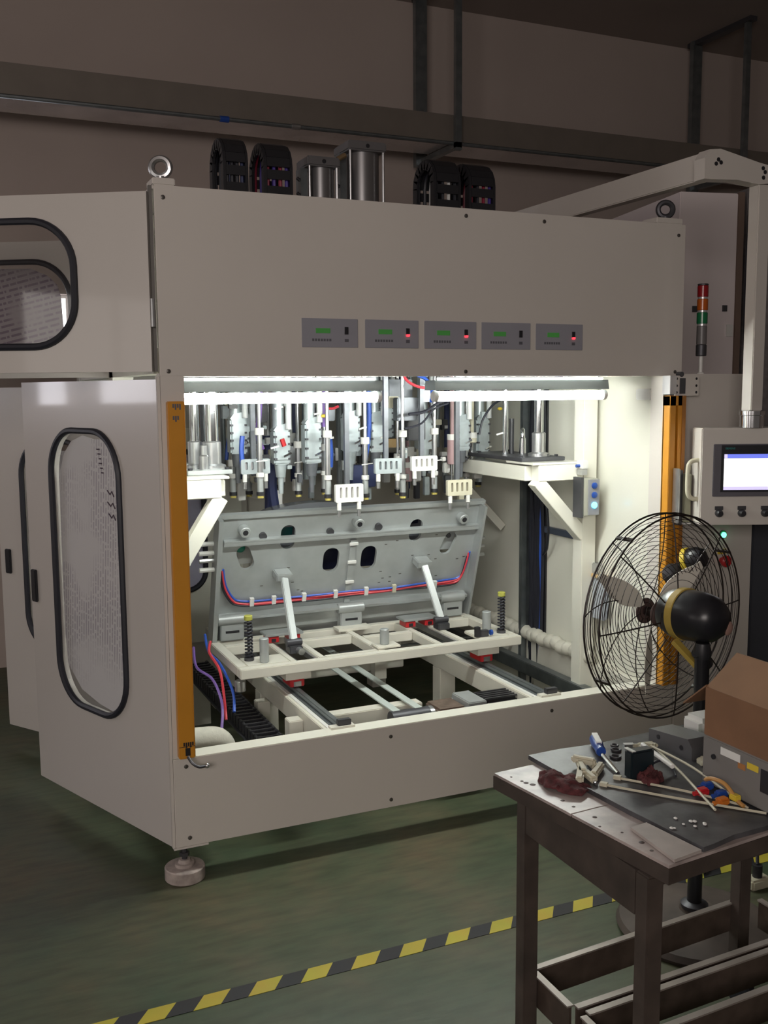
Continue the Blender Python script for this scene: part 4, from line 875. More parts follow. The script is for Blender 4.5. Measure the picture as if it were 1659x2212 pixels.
# manifolds, cable loops and tags among the heads
for (x, y, z, sx, sz, m_) in ((1.235, 0.80, 1.52, 0.05, 0.05, CASTD), (1.30, 0.85, 1.45, 0.045, 0.07, BLACK), (0.62, 0.95, 1.51, 0.03, 0.04, BLACK), (0.915, 0.95, 1.50, 0.04, 0.03, CASTD), (1.27, 0.95, 1.60, 0.06, 0.05, CASTD), (0.70, 1.2, 1.22, 0.05, 0.03, CREAMP), (1.10, 0.98, 1.22, 0.06, 0.05, NAV), (1.28, 1.05, 1.36, 0.05, 0.02, TAN)):
    MB().box(x - sx, x + sx, y, y + 0.05, z - sz, z + sz, ch=0.004).build('valve_manifold', m_, tg)
for (m_, pts, r) in (
        (REDW, [(1.16, 0.72, 1.70), (1.18, 0.70, 1.645), (1.22, 0.68, 1.618), (1.27, 0.68, 1.612), (1.31, 0.70, 1.63)], 0.006),
        (BLUEW, [(1.22, 0.75, 1.72), (1.25, 0.75, 1.67), (1.30, 0.76, 1.65), (1.34, 0.78, 1.60), (1.345, 0.80, 1.55)], 0.008),
        (RUBBER, [(1.20, 0.72, 1.50), (1.27, 0.71, 1.51), (1.33, 0.70, 1.545), (1.40, 0.70, 1.565)], 0.007), (RUBBER, [(1.17, 0.70, 1.44), (1.25, 0.70, 1.46), (1.31, 0.70, 1.52), (1.38, 0.70, 1.545)], 0.005),
        (VIOLW, [(0.60, 0.88, 1.70), (0.59, 0.88, 1.52), (0.58, 0.88, 1.42), (0.60, 0.88, 1.36)], 0.010), (VIOLW, [(0.87, 0.84, 1.70), (0.855, 0.84, 1.52), (0.86, 0.84, 1.45)], 0.010),
        (BLUEW, [(0.875, 0.82, 1.42), (0.88, 0.82, 1.35), (0.878, 0.82, 1.28)], 0.011), (BLUEW, [(1.055, 0.82, 1.65), (1.06, 0.82, 1.5), (1.055, 0.82, 1.40), (1.04, 0.82, 1.30), (1.04, 0.82, 1.24)], 0.010),
        (BLUEW, [(0.505, 0.85, 1.42), (0.50, 0.85, 1.36), (0.505, 0.85, 1.27)], 0.010), (NAV, [(0.70, 1.05, 1.30), (0.69, 1.05, 1.20), (0.70, 1.05, 1.10)], 0.022), (NAV, [(0.74, 1.25, 1.40), (0.745, 1.25, 1.20), (0.74, 1.25, 1.06)], 0.022),
        (REDW, [(0.88, 0.9, 1.56), (0.92, 0.9, 1.555), (0.95, 0.9, 1.565)], 0.006), (REDW, [(0.88, 0.9, 1.53), (0.92, 0.9, 1.525), (0.95, 0.9, 1.535)], 0.006), (RED, [(0.665, 0.82, 1.405), (0.675, 0.82, 1.375)], 0.010),
        (RUBBER, [(1.60, 0.82, 1.40), (1.62, 0.82, 1.47), (1.68, 0.84, 1.53), (1.75, 0.86, 1.56)], 0.005), (RUBBER, [(1.40, 0.95, 1.62), (1.42, 0.95, 1.52), (1.44, 0.95, 1.44)], 0.005),
        (BLUEW, [(0.62, 1.2, 1.55), (0.55, 1.2, 1.42), (0.53, 1.2, 1.30)], 0.008), (WHITEP, [(0.95, 0.76, 1.565), (1.02, 0.76, 1.58), (1.08, 0.76, 1.575)], 0.004)):
    MB().tube(smoothpts(pts, 5), r).build('air_hose', m_, tg)
random.seed(21)
for k in range(26):     # spare rods and tubes further back in the group
    x = 0.46 + 0.055 * k; x = min(x, 1.80); y = 1.30 + 0.12 * random.random(); zb = 1.15 + 0.22 * random.random()
    m_ = [CASTD, STEEL, GALV, NAV, CAST][k % 5]
    MB().cyl((x, y, zb), (x, y, ZP), 0.008 + 0.010 * random.random(), 10).build('hanger_rod', m_, tg)
random.seed(33)
for k in range(64):
    x = 0.45 + 1.33 * random.random(); y = 0.86 + 0.42 * random.random(); z = 1.20 + 0.40 * random.random()
    sx, sz = 0.008 + 0.016 * random.random(), 0.006 + 0.022 * random.random(); m_ = [CAST, STEEL, CASTD, WHITEP, ALU, BLACK, CREAMP, CAST][k % 8]
    MB().box(x - sx, x + sx, y - 0.012, y + 0.012, z - sz, z + sz, ch=0.002).build('small_bracket', m_, tg)
for k in range(60):
    x = 0.46 + 1.30 * random.random(); y = 1.02 + 0.40 * random.random(); z = 1.10 + 0.22 * random.random()
    sx, sz = 0.007 + 0.014 * random.random(), 0.012 + 0.035 * random.random(); m_ = [CAST, STEEL, CASTD, WHITEP, NAV, BLACK, CAST, CREAMP][k % 8]
    MB().box(x - sx, x + sx, y - 0.012, y + 0.012, z - sz, z + sz, ch=0.002).build('small_bracket', m_, tg)
for (x, z) in ((0.845, 1.497), (1.755, 1.513)): MB().sphere((x, 0.80 if x < 1 else 0.9, z), 0.011, (1.2, 0.6, 0.7)).build('yellow_tag', YEL2, tg)
for (x, z) in ((0.62, 1.53), (0.79, 1.505), (0.60, 1.37), (0.84, 1.40), (1.09, 1.40), (1.66, 1.40), (0.99, 1.44)): MB().beam((x, 0.77, z), (x + 0.035, 0.77, z + 0.008), 0.007, 0.007).build('cable_tie', WHITEP, tg)

# ------------------------------------------------------------------ on the roof: cylinders and cable carriers
def roof_cyl(label, x, y, r, ztop, sq):
    t = thing('pneumatic_cylinder', label, 'cylinder', (x, y, ZT), group='cylinders on the machine roof')
    MB().cyl((x + 0.012, y, ZT + 0.001), (x + 0.012, y, ztop - 0.03), r, 28).build('barrel', mat('anodised_barrel', (0.30, 0.295, 0.30), 0.32, 0.75, var=0.03), t)
    MB().box(x - sq, x + sq, y - sq, y + sq, ztop - 0.04, ztop, ch=0.006).build('end_cap', mat('cylinder_cap_grey', (0.20, 0.195, 0.20), 0.45, 0.5), t)
    for sx in (-1, 1):
        for sy2 in (-1, 1): MB().cyl((x + sx * (sq - 0.012), y + sy2 * (sq - 0.012), ZT + 0.001), (x + sx * (sq - 0.012), y + sy2 * (sq - 0.012), ztop - 0.04), 0.006, 8).build('tie_rod', STEEL, t)
    MB().box(x - sq - 0.016, x - sq + 0.014, y - 0.03, y + 0.03, ZT + 0.001, ztop - 0.045).build('sensor_rail', GALV, t)
    for q in range(4): MB().cyl((x - sq - 0.016, y - 0.02, ZT + 0.06 + q * 0.06), (x - sq - 0.03, y - 0.02, ZT + 0.07 + q * 0.06), 0.007, 8).build('air_fitting', DARK, t)
    MB().cyl((x, y - sq - 0.001, ztop - 0.02), (x, y - sq + 0.004, ztop - 0.02), 0.009, 10).build('port', BLACK, t)
    return t
c1 = roof_cyl('tall grey pneumatic cylinder on the roof, top of it near the cable tray', 1.095, 0.98, 0.071, 2.650, 0.088)
c2 = roof_cyl('shorter grey pneumatic cylinder on the roof, left of the tall one', 0.880, 0.92, 0.055, 2.560, 0.072)
MB().cyl((0.96, 0.9, 2.565), (0.995, 0.9, 2.585), 0.011, 10).build('brass_fitting', mat('brass', (0.70, 0.52, 0.30), 0.25, 0.9), c1)
ref = thing('roof_pipe', 'short pipe stub on the roof left of the shorter cylinder', 'pipe', (0.77, 0.9, ZT)); MB().cyl((0.72, 0.9, ZT + 0.012), (0.80, 0.9, ZT + 0.012), 0.010, 8).build('pipe', STEEL, ref)

def roof_carrier(label, xc, ztop, wd, cabs, y0=0.86):
    t = thing('cable_carrier', label, 'cable carrier', (xc, y0, ZT), group='cable carrier loops on the machine roof')
    R0 = 0.105; n = 9
    path = [(y0 - R0, ZT + 0.003 + (ztop - R0 - ZT) * q / 4) for q in range(4)] + [(y0 - R0 * cos(pi * q / n), ztop - R0 + R0 * sin(pi * q / n)) for q in range(n + 1)] + [(y0 + R0, ZT + 0.003 + (ztop - R0 - ZT) * (3 - q) / 4) for q in range(4)]
    for j in range(len(path) - 1):
        (ya, za), (yb, zb) = path[j], path[j + 1]; a = Vector((0, ya, za)); b = Vector((0, yb, zb)); d = (b - a).normalized(); inw = (Vector((0, y0, ztop - R0 if za > ztop - R0 else (za + zb) / 2)) - (a + b) / 2); inw = (inw - d * inw.dot(d)).normalized()
        mb = MB()
        for s in (-1, 1):
            x = xc + s * (wd / 2 - 0.006); mid = inw * 0.020
            mb.beam(a + Vector((x, 0, 0)) + mid, b + Vector((x, 0, 0)) + mid + d * 0.004, 0.012, 0.042, inw, 0.002)
        c_ = (a + b) / 2; mb.beam(c_ + Vector((xc - wd / 2 + 0.012, 0, 0)), c_ + Vector((xc + wd / 2 - 0.012, 0, 0)), 0.036, 0.006, inw)
        mb.build('chain_link', BLACK, t)
    for j, m_ in enumerate(cabs):
        x = xc - wd / 2 + 0.020 + j * (wd - 0.04) / max(1, len(cabs) - 1)
        P = []
        for (ya, za) in path:
            v = Vector((x, ya, za)); c0 = Vector((x, y0, min(za, ztop - R0))); P.append(v + (c0 - v).normalized() * 0.020)
        MB().tube(P, 0.0075).build('cable', m_, t)
VR, VB = mat('dull_red_cable', (0.30, 0.02, 0.05), 0.4), mat('dull_violet_cable', (0.07, 0.04, 0.30), 0.4)
roof_carrier('leftmost black cable carrier loop on the machine roof', 0.478, 2.590, 0.100, (RUBBER, RUBBER, RUBBER, NAV))
roof_carrier('second black cable carrier loop from the left, with red and violet cables', 0.652, 2.585, 0.118, (VR, VB, VR, VB))
roof_carrier('black cable carrier loop right of the cylinders, with dark cables', 1.405, 2.585, 0.128, (RUBBER, RUBBER, WHITEP, RUBBER))
roof_carrier('rightmost black cable carrier loop, with red and violet cables', 1.575, 2.580, 0.130, (VR, RUBBER, VR, VB))

# ------------------------------------------------------------------ floor tape
tag(MB().box(-0.60, 3.6, -0.715, -0.660, 0.0005, 0.0015).build('hazard_tape', TAPEM), 'black and yellow striped tape stuck across the green floor', 'tape')

# ------------------------------------------------------------------ pedestal fan
fx, fy, fz = 1.352, -0.74, 0.925
fan = thing('pedestal_fan', 'black pedestal fan with wire cage and yellow banded motor', 'fan', (1.335, -0.95, 0))
MB().lathe([(0.225, 0), (0.232, 0.012), (0.222, 0.028), (0.16, 0.045), (0.05, 0.062), (0.045, 0.075)], (1.350, -0.945, 0.0), n=40).build('base_disc', mat('dusty_dark_base', (0.085, 0.065, 0.055), 0.7, var=0.3, scale=8), fan)
MB().lathe([(0.038, 0), (0.040, 0.012), (0.028, 0.02)], (1.335, -0.95, 0.074), n=20).build('base_collar', DARK, fan)
MB().cyl((1.335, -0.95, 0.09), (1.335, -0.95, 0.845), 0.021, 20).build('pole', FANBLK, fan)
MB().cyl((1.335, -0.95, 0.45), (1.335, -0.95, 0.50), 0.027, 20).build('pole_clamp', DARK, fan)
MB().lathe([(0.024, 0), (0.026, 0.02), (0.02, 0.045)], (1.335, -0.95, 0.83), n=18).build('neck', BLACK, fan)
MB().lathe([(0.035, -0.01), (0.060, 0.004), (0.072, 0.03), (0.075, 0.08), (0.073, 0.13), (0.066, 0.165), (0.048, 0.190), (0.02, 0.20)], (fx, fy - 0.065, fz + 0.015), (0.0, -1, 0.03), 32).build('motor_housing', FANBLK, fan)
MB().lathe([(0.0745, 0), (0.0775, 0.002), (0.0775, 0.024), (0.0745, 0.026)], (fx, fy - 0.115, fz + 0.017), (0.0, -1, 0.03), 32).build('band', mat('dull_yellow_band', (0.46, 0.33, 0.07), 0.5), fan)
MB().beam((fx - 0.045, fy - 0.13, fz - 0.055), (fx - 0.005, fy - 0.20, fz - 0.135), 0.014, 0.022, (1, 0, 0)).build('tilt_bracket', MATS['dull_yellow_band'], fan)
MB().cyl((fx - 0.03, fy - 0.205, fz - 0.075), (fx + 0.01, fy - 0.205, fz - 0.12), 0.02, 12).build('tilt_knob', BLACK, fan)
MB().sphere((fx + 0.035, fy - 0.255, fz - 0.005), 0.022, (0.9, 0.35, 1.0)).build('rating_sticker', mat('tan_sticker', (0.36, 0.22, 0.18), 0.5), fan)
MB().tube(smoothpts([(fx - 0.05, fy - 0.205, fz + 0.055), (fx - 0.02, fy - 0.225, fz + 0.065), (fx - 0.045, fy - 0.238, fz + 0.03)]), 0.004).build('wire_stub', REDW, fan)
MB().cyl((fx, fy - 0.07, fz), (fx, fy + 0.015, fz), 0.014, 12).build('shaft', WIRE, fan)
RC = 0.305
RY = fy - 0.055
def dome(r, s, dep=0.045): return RY + s * (0.03 + dep * (1 - (r / RC) ** 2) ** 0.8)
cg = MB()
for k in range(1, 24):
    r = RC * k / 24.0; cg.tube([(fx + r * cos(2 * pi * q / 56), dome(r, 1), fz + r * sin(2 * pi * q / 56)) for q in range(56)], 0.0010, 4, True)
for a in range(8):
    a0 = 2 * pi * a / 8 + 0.2
    cg.tube([(fx + RC * t / 12 * cos(a0 + 0.5 * (t / 12)), dome(RC * t / 12, 1), fz + RC * t / 12 * sin(a0 + 0.5 * (t / 12))) for t in range(1, 13)], 0.0017, 5)
cg.build('front_grille', WIRE, fan)
MB().lathe([(0.038, 0), (0.040, 0.004), (0.030, 0.012)], (fx, dome(0, 1), fz), (0, 1, 0), 24).build('grille_badge', BROWNR, fan)
MB().lathe([(0.038, 0), (0.040, 0.004), (0.030, 0.012)], (fx, fy - 0.03, fz), (0, -1, 0), 24).build('blade_hub', BROWNR, fan)
cg = MB()
for k in (6, 9, 11, 13, 15, 17, 19, 21, 22, 23):
    r = RC * k / 24.0; cg.tube([(fx + r * cos(2 * pi * q / 56), dome(r, -1, 0.022), fz + r * sin(2 * pi * q / 56)) for q in range(56)], 0.0010, 4, True)
for a in range(8):
    a0 = 2 * pi * a / 8 + 0.05
    cg.tube([(fx + RC * t / 12 * cos(a0), dome(RC * t / 12, -1, 0.022), fz + RC * t / 12 * sin(a0)) for t in range(3, 13)], 0.0022, 5)
cg.build('rear_grille', WIRE, fan)
for s in (-1, 1): MB().tube([(fx + RC * cos(2 * pi * q / 64), RY + s * 0.03, fz + RC * sin(2 * pi * q / 64)) for q in range(64)], 0.0030, 6, True).build('cage_ring', WIRE, fan)
MB().tube([(fx + (RC + 0.004) * cos(2 * pi * q / 64), RY, fz + (RC + 0.004) * sin(2 * pi * q / 64)) for q in range(64)], 0.0022, 5, True).build('cage_ring', WIRE, fan)
for a in (0.6, 2.2, 3.7, 5.3): MB().box(-0.005, 0.005, -0.031, 0.031, -0.003, 0.003, Matrix.Translation((fx + RC * cos(a), RY, fz + RC * sin(a))) @ Matrix.Rotation(-a + pi / 2, 4, 'Y')).build('cage_clip', WIRE, fan)
for a in range(3):
    a0 = 2 * pi * a / 3 + 0.5; b = MB(); L = []
    for t in range(9):
        r = 0.045 + 0.215 * t / 8; half = 0.014 + 0.030 * sin(pi * min(1, t / 7.2)) ** 0.8 * 0.9; tw = 0.45 - 0.25 * t / 8
        for sgn in (-1, 1):
            ang = a0 + sgn * half / max(r, 0.09) * 0.75; L.append((fx + r * cos(ang), fy - 0.0 + sgn * half * sin(tw), fz + r * sin(ang)))
    fs = [(2 * t, 2 * t + 1, 2 * t + 3, 2 * t + 2) for t in range(8)]
    b._add(L + [(p[0], p[1] + 0.0025, p[2]) for p in L], fs + [tuple(i + 18 for i in f)[::-1] for f in fs] + [(2 * t, 2 * t + 2, 2 * t + 20, 2 * t + 18) for t in range(8)] + [(2 * t + 1, 2 * t + 19, 2 * t + 21, 2 * t + 3) for t in range(8)] + [(0, 18, 19, 1), (16, 17, 35, 34)])
    b.build('blade', mat('pale_blade', (0.80, 0.77, 0.68), 0.5), fan)

fan.rotation_euler = (0, 0, radians(9))

# ------------------------------------------------------------------ bench and what lies on it
TZ = 0.750
bn = thing('work_bench', 'worn timber work bench with grey rubber sheet in the right foreground', 'work bench', (0.85, -1.5, 0))
pk = [(0.458, -1.274), (0.475, -1.40), (0.489, -1.535)], [(0.4895, -1.540), (0.520, -1.785)]
MB().plate([(0.458, -1.274), (0.488, -1.526), (1.34, -1.466), (1.34, -1.215)], [], -0.006, XY(TZ)).build('top_board', PLANKM, bn, smooth=False)
MB().plate([(0.4885, -1.530), (0.520, -1.785), (1.34, -1.700), (1.34, -1.470)], [], -0.006, XY(TZ)).build('top_board', PLANKM, bn, smooth=False)
MB().plate([(0.4565, -1.272), (0.5185, -1.787), (1.342, -1.702), (1.342, -1.213)], [], -0.030, XY(TZ - 0.0065)).build('underlay', WOOD, bn, smooth=False)
sheet = [(0.571, -1.236), (0.577, -1.40), (0.590, -1.58), (0.603, -1.70), (0.611, -1.772), (0.64, -1.768), (0.70, -1.755), (0.78, -1.752), (0.90, -1.735), (1.33, -1.70), (1.33, -1.205), (1.0, -1.222), (0.76, -1.240), (0.66, -1.232)]
MB().plate(sheet, [], 0.010, XY(TZ + 0.0005)).build('rubber_sheet', SHEET, bn, smooth=False)
TS = TZ + 0.0105
LEGS = [(0.503, -1.315), (0.503, -1.732), (1.175, -1.275), (1.175, -1.690)]
for (x, y) in LEGS: MB().box(x - 0.0, x + 0.037, y - 0.019, y + 0.019, 0.130, TZ - 0.037, ch=0.003).build('leg', WOOD, bn)
for (x, y) in LEGS:
    MB().box(x + 0.004, x + 0.034, y - 0.02, y + 0.02, 0.095, 0.129).build('caster_fork', DARK, bn); MB().cyl((x + 0.006, y - 0.012, 0.045), (x + 0.032, y - 0.012, 0.045), 0.045, 20, ch=0.005).build('caster_wheel', RUBBER, bn)
MB().beam((0.515, -1.335, 0.668), (0.515, -1.712, 0.668), 0.022, 0.088).build('apron', WOOD, bn)
MB().beam((0.542, -1.735, 0.702), (1.174, -1.70, 0.702), 0.022, 0.022).build('apron', WOOD, bn)
MB().beam((0.542, -1.305, 0.702), (1.174, -1.27, 0.702), 0.022, 0.022).build('apron', WOOD, bn)
EDGE = mat('shelf_angle_iron', (0.085, 0.062, 0.050), 0.42, 0.2, var=0.3, scale=20)
def rail(p, q, nm='shelf_rail'):
    b = MB().beam(p, q, 0.006, 0.075); b.build(nm, EDGE, bn)
    p2, q2 = Vector(p), Vector(q); MB().beam(p2 + Vector((0, 0, 0.0395)), q2 + Vector((0, 0, 0.0395)), 0.016, 0.004).build('rail_edge', mat('bright_edge_metal', (0.32, 0.28, 0.25), 0.4, 0.3, var=0.2), bn)  # paler metal strip along the top edge of each rail
zr = 0.235
rail((0.555, -1.300, zr), (1.234, -1.255, zr)); rail((0.545, -1.315, zr), (0.545, -1.455, zr)); rail((0.555, -1.462, zr), (1.26, -1.435, zr)); rail((0.565, -1.490, zr), (1.26, -1.463, zr))
rail((0.550, -1.495, zr), (0.550, -1.712, zr)); rail((0.555, -1.715, zr), (1.234, -1.68, zr)); rail((1.255, -1.28, zr), (1.255, -1.665, zr)); rail((0.575, -1.60, zr), (1.25, -1.57, zr))

tag(MB().plate([(0.548, -1.640), (0.590, -1.635), (0.606, -1.772), (0.535, -1.782)], [], 0.006, XY(TZ + 0.001)).build('wood_offcut', mat('pale_offcut_board', (0.42, 0.37, 0.34), 0.45, var=0.12, scale=20), smooth=False), 'pale thin board lying on the near left corner of the bench top', 'board')
# crumpled cloth
import mathutils
random.seed(4)
def crumple(name, c, rx, ry, h, m_, label, cat, seed, rot=0.0, n=22):
    b = bmesh.new(); g = []
    for i in range(n + 1):
        row = []
        for j in range(n + 1):
            u, v = i / n * 2 - 1, j / n * 2 - 1; rr = sqrt(u * u + v * v); e = max(0, 1 - rr * 0.92)
            ns = mathutils.noise.noise(Vector((u * 2.2 + seed, v * 2.2, 0.3))); n2 = mathutils.noise.noise(Vector((u * 5 + seed, v * 5, 4)))
            z = h * (e ** 0.5) * (0.75 + 0.35 * ns) + 0.25 * h * abs(n2) * (e > 0)
            s = (1 + 0.25 * ns) * (1 if rr < 1 else 1 / rr)
            x_, y_ = rx * u * s, ry * v * s
            row.append(b.verts.new((c[0] + x_ * cos(rot) - y_ * sin(rot), c[1] + x_ * sin(rot) + y_ * cos(rot), c[2] + max(0.001, z))))
        g.append(row)
    for i in range(n):
        for j in range(n): b.faces.new((g[i][j], g[i + 1][j], g[i + 1][j + 1], g[i][j + 1]))
    ext = bmesh.ops.extrude_face_region(b, geom=b.faces[:])
    for v in [e for e in ext['geom'] if isinstance(e, bmesh.types.BMVert)]: v.co.z = max(c[2] + 0.0002, v.co.z - 0.004)
    k = MB(); k.bm.free(); k.bm = b; return tag(k.build(name, m_), label, cat)
crumple('work_glove', (0.555, -1.400, TZ + 0.001), 0.062, 0.040, 0.034, CLOTHM, 'crumpled dark maroon striped cloth glove on the left edge of the bench', 'glove', 1.3, 1.9)
crumple('cloth_pouch', (0.728, -1.478, TS), 0.034, 0.026, 0.034, CLOTHM, 'small maroon cloth pouch behind the crossed cable ties', 'pouch', 5.1, 0.4)
# cream clips
cl = thing('cream_connector', 'cluster of cream plastic clips beside the maroon glove', 'connector', (0.625, -1.385, TS))
for (x, y, a, l, z) in ((0.600, -1.400, 0.9, 0.075, 0.008), (0.622, -1.372, 1.1, 0.070, 0.012), (0.648, -1.395, 0.7, 0.070, 0.008), (0.640, -1.355, 2.2, 0.055, 0.018), (0.612, -1.418, 1.4, 0.045, 0.008), (0.66, -1.36, 1.3, 0.05, 0.008)):
    d = Vector((cos(a), sin(a), 0)) * l / 2; MB().beam(Vector((x, y, TS + z)) - d, Vector((x, y, TS + z)) + d, 0.017, 0.016, (0, 0, 1), 0.004).build('clip', CREAMP, cl)
MB().cyl((0.612, -1.425, TS + 0.004), (0.606, -1.450, TS + 0.004), 0.004, 8).build('metal_pin', STEEL, cl)
# screwdriver
sd = thing('screwdriver', 'blue and clear handled screwdriver lying on the bench', 'screwdriver', (0.70, -1.33, TS))
p0, p1, p2, p3 = Vector((0.752, -1.240, TS + 0.014)), Vector((0.712, -1.322, TS + 0.014)), Vector((0.706, -1.335, TS + 0.013)), Vector((0.682, -1.424, TS + 0.005))
ax = (p1 - p0).normalized(); MB().lathe([(0.008, 0), (0.013, 0.006), (0.0135, 0.04), (0.012, 0.06), (0.0095, 0.070), (0.0125, 0.080), (0.011, 0.090)], p0, p1 - p0, 14).build('handle', BLUEP, sd)
MB().beam(p0 + Vector((0, 0, 0.011)), p0 + ax * 0.062 + Vector((0, 0, 0.011)), 0.013, 0.006).build('grip_insert', WHITEP, sd)
MB().cyl(p2, p3, 0.0042, 10).build('shank', CHROME, sd)
# black adapter
ad = thing('power_adapter', 'black upright power adapter box beside the screwdriver tip', 'adapter', (0.72, -1.43, TS))
MB().box(0.690, 0.752, -1.460, -1.432, TS, TS + 0.062, Matrix.Translation((0, 0, 0)), 0.004).build('adapter_body', mat('deep_teal_black', (0.012, 0.02, 0.025), 0.3), ad)
MB().box(0.690, 0.700, -1.461, -1.431, TS + 0.0625, TS + 0.0645).build('edge_highlight', STEEL, ad)
MB().tube(smoothpts([(0.752, -1.445, TS + 0.02), (0.78, -1.445, TS + 0.025), (0.80, -1.46, TS + 0.01), (0.785, -1.49, TS + 0.005)]), 0.003).build('cord', RUBBER, ad)
# cable ties and rods
tie = thing('cable_tie', 'longest pale cable tie, running from the bench middle toward the near right corner', 'cable tie', (0.617, -1.454, TS), group='loose cable ties on the bench')
b = MB(); b.tube(smoothpts([(0.619, -1.458, TS + 0.003), (0.70, -1.57, TS + 0.004), (0.82, -1.715, TS + 0.004)], 6), 0.0028, 6); b.build('strap', CREAMP, tie); MB().box(-0.008, 0.008, -0.005, 0.005, 0, 0.008, Matrix.Translation((0.619, -1.458, TS)) @ Matrix.Rotation(-0.95, 4, 'Z')).build('tie_head', CREAMP, tie)
for (pts, lab) in (([(0.668, -1.440, TS + 0.003), (0.75, -1.560, TS + 0.004), (0.808, -1.665, TS + 0.003)], 'thin pale cable tie passing under the two crossed ties'),
                   ([(0.850, -1.330, TS + 0.012), (0.79, -1.50, TS + 0.016), (0.740, -1.660, TS + 0.004)], 'pale cable tie crossing over the others toward the near edge'),
                   ([(0.830, -1.345, TS + 0.020), (0.825, -1.50, TS + 0.020), (0.805, -1.680, TS + 0.004)], 'pale cable tie with white sleeved end beside the metal block')):
    t = thing('cable_tie', lab, 'cable tie', pts[0], group='loose cable ties on the bench'); MB().tube(smoothpts(pts, 6), 0.0028, 6).build('strap', CREAMP, t)
    MB().box(-0.008, 0.008, -0.005, 0.005, -0.004, 0.005, Matrix.Translation(pts[0]) @ Matrix.Rotation(-0.9, 4, 'Z')).build('tie_head', CREAMP, t)
rodp = thing('white_rod', 'short glossy white plastic rod lying over the cable ties', 'rod', (0.79, -1.4, TS))
MB().cyl((0.793, -1.365, TS + 0.034), (0.776, -1.490, TS + 0.028), 0.0055, 10, ch=0.001).build('rod', WHITEP, rodp)
MB().box(0.788, 0.800, -1.368, -1.358, TS, TS + 0.030).build('rod_rest', CREAMP, rodp)
pb = thing('small_pliers', 'cream handled pliers beside the grey block', 'pliers', (0.86, -1.31, TS))
for s in (0.0, 0.018): MB().beam((0.815 + s, -1.300, TS + 0.006), (0.872, -1.325 + s, TS + 0.006), 0.008, 0.008, (0, 0, 1), 0.002).build('handle', CREAMP, pb)
MB().beam((0.800, -1.290, TS + 0.006), (0.822, -1.298, TS + 0.006), 0.014, 0.007).build('jaw', STEEL, pb)
# grey aluminium block
gb = thing('metal_block', 'grey aluminium profile block lying at the back of the bench', 'metal block', (0.90, -1.34, TS))
MB().prism([(-1.425, TS), (-1.425, TS + 0.030), (-1.410, TS + 0.046), (-1.275, TS + 0.030), (-1.275, TS)], 0.070, lambda u, v, w: Vector((0.885 + w, u, v))).build('profile', mat('dull_block_grey', (0.13, 0.13, 0.135), 0.4, 0.3), gb)
for y in (-1.39, -1.31): MB().cyl((0.884, y, TS + 0.020), (0.886, y, TS + 0.020), 0.006, 10).build('hole', BLACK, gb)
# green bottle, tan tape near the tester
gbt = thing('green_bottle', 'small green bottle between the metal block and the grey tester', 'bottle', (0.985, -1.375, TS))
MB().lathe([(0.013, 0), (0.014, 0.004), (0.014, 0.045), (0.008, 0.056), (0.008, 0.068)], (0.985, -1.38, TS), n=16).build('bottle_body', GREENL, gbt)
MB().lathe([(0.009, 0), (0.009, 0.012)], (0.985, -1.38, TS + 0.0685), n=14).build('bottle_cap', GREENL, gbt)
crumple('rag', (0.905, -1.465, TS), 0.020, 0.030, 0.026, CREAMP, 'small cream rag tucked against the end of the grey tester', 'rag', 8.3, 0.2)
# tester
ts = thing('test_instrument', 'grey test instrument box with stickers under the cardboard box', 'instrument', (0.93, -1.62, TS))
MB().box(0.820, 1.06, -1.735, -1.530, TS + 0.004, 0.868, ch=0.003).build('instrument_case', mat('grey_instrument_case', (0.20, 0.19, 0.18), 0.5), ts)
for (y0, y1, z0, z1, m_, nm) in ((-1.640, -1.585, 0.842, 0.858, WHITEP, 'sticker'), (-1.690, -1.660, 0.838, 0.851, YEL2, 'sticker'), (-1.655, -1.635, 0.830, 0.842, mat('orange_sticker', (0.42, 0.18, 0.06), 0.5), 'sticker'), (-1.728, -1.697, 0.803, 0.850, BLACK, 'socket')):
    MB().box(0.8188, 0.8199, y0, y1, z0, z1).build(nm, m_, ts)
MB().cyl((0.8199, -1.566, 0.830), (0.816, -1.566, 0.830), 0.0055, 10).build('socket', BLACK, ts)
for (x, y) in ((0.84, -1.55), (0.84, -1.715), (1.04, -1.55), (1.04, -1.715)): MB().cyl((x, y, TS), (x, y, TS + 0.004), 0.008, 10).build('rubber_foot', RUBBER, ts)
MB().tube(smoothpts([(0.80, -1.565, TS + 0.022), (0.795, -1.590, TS + 0.034), (0.797, -1.625, TS + 0.034), (0.80, -1.655, TS + 0.012), (0.80, -1.675, TS + 0.006)]), 0.0045, 8).build('orange_lead', mat('tan_orange_lead', (0.52, 0.27, 0.08), 0.5), ts)
MB().box(0.792, 0.808, -1.660, -1.640, TS + 0.010, TS + 0.022, ch=0.002).build('lead_tag', YEL2, ts)
for (x, y, m_, lab) in ((0.805, -1.565, BLUEP, 'blue plug connector in front of the instrument, farther one'), (0.775, -1.585, RED, 'red plug connector in front of the instrument'), (0.800, -1.612, BLUEP, 'blue plug connector under the orange lead'), (0.778, -1.640, mat('orange_plug', (0.55, 0.16, 0.02), 0.5), 'orange plug connector nearest the bench edge')):
    t = thing('plug_connector', lab, 'connector', (x, y, TS), group='coloured plug connectors'); MB().box(x - 0.014, x + 0.012, y - 0.010, y + 0.010, TS, TS + 0.016, ch=0.004).build('plug_body', m_, t)
    MB().cyl((x - 0.024, y, TS + 0.007), (x - 0.014, y, TS + 0.007), 0.005, 8).build('plug_tip', m_, t)
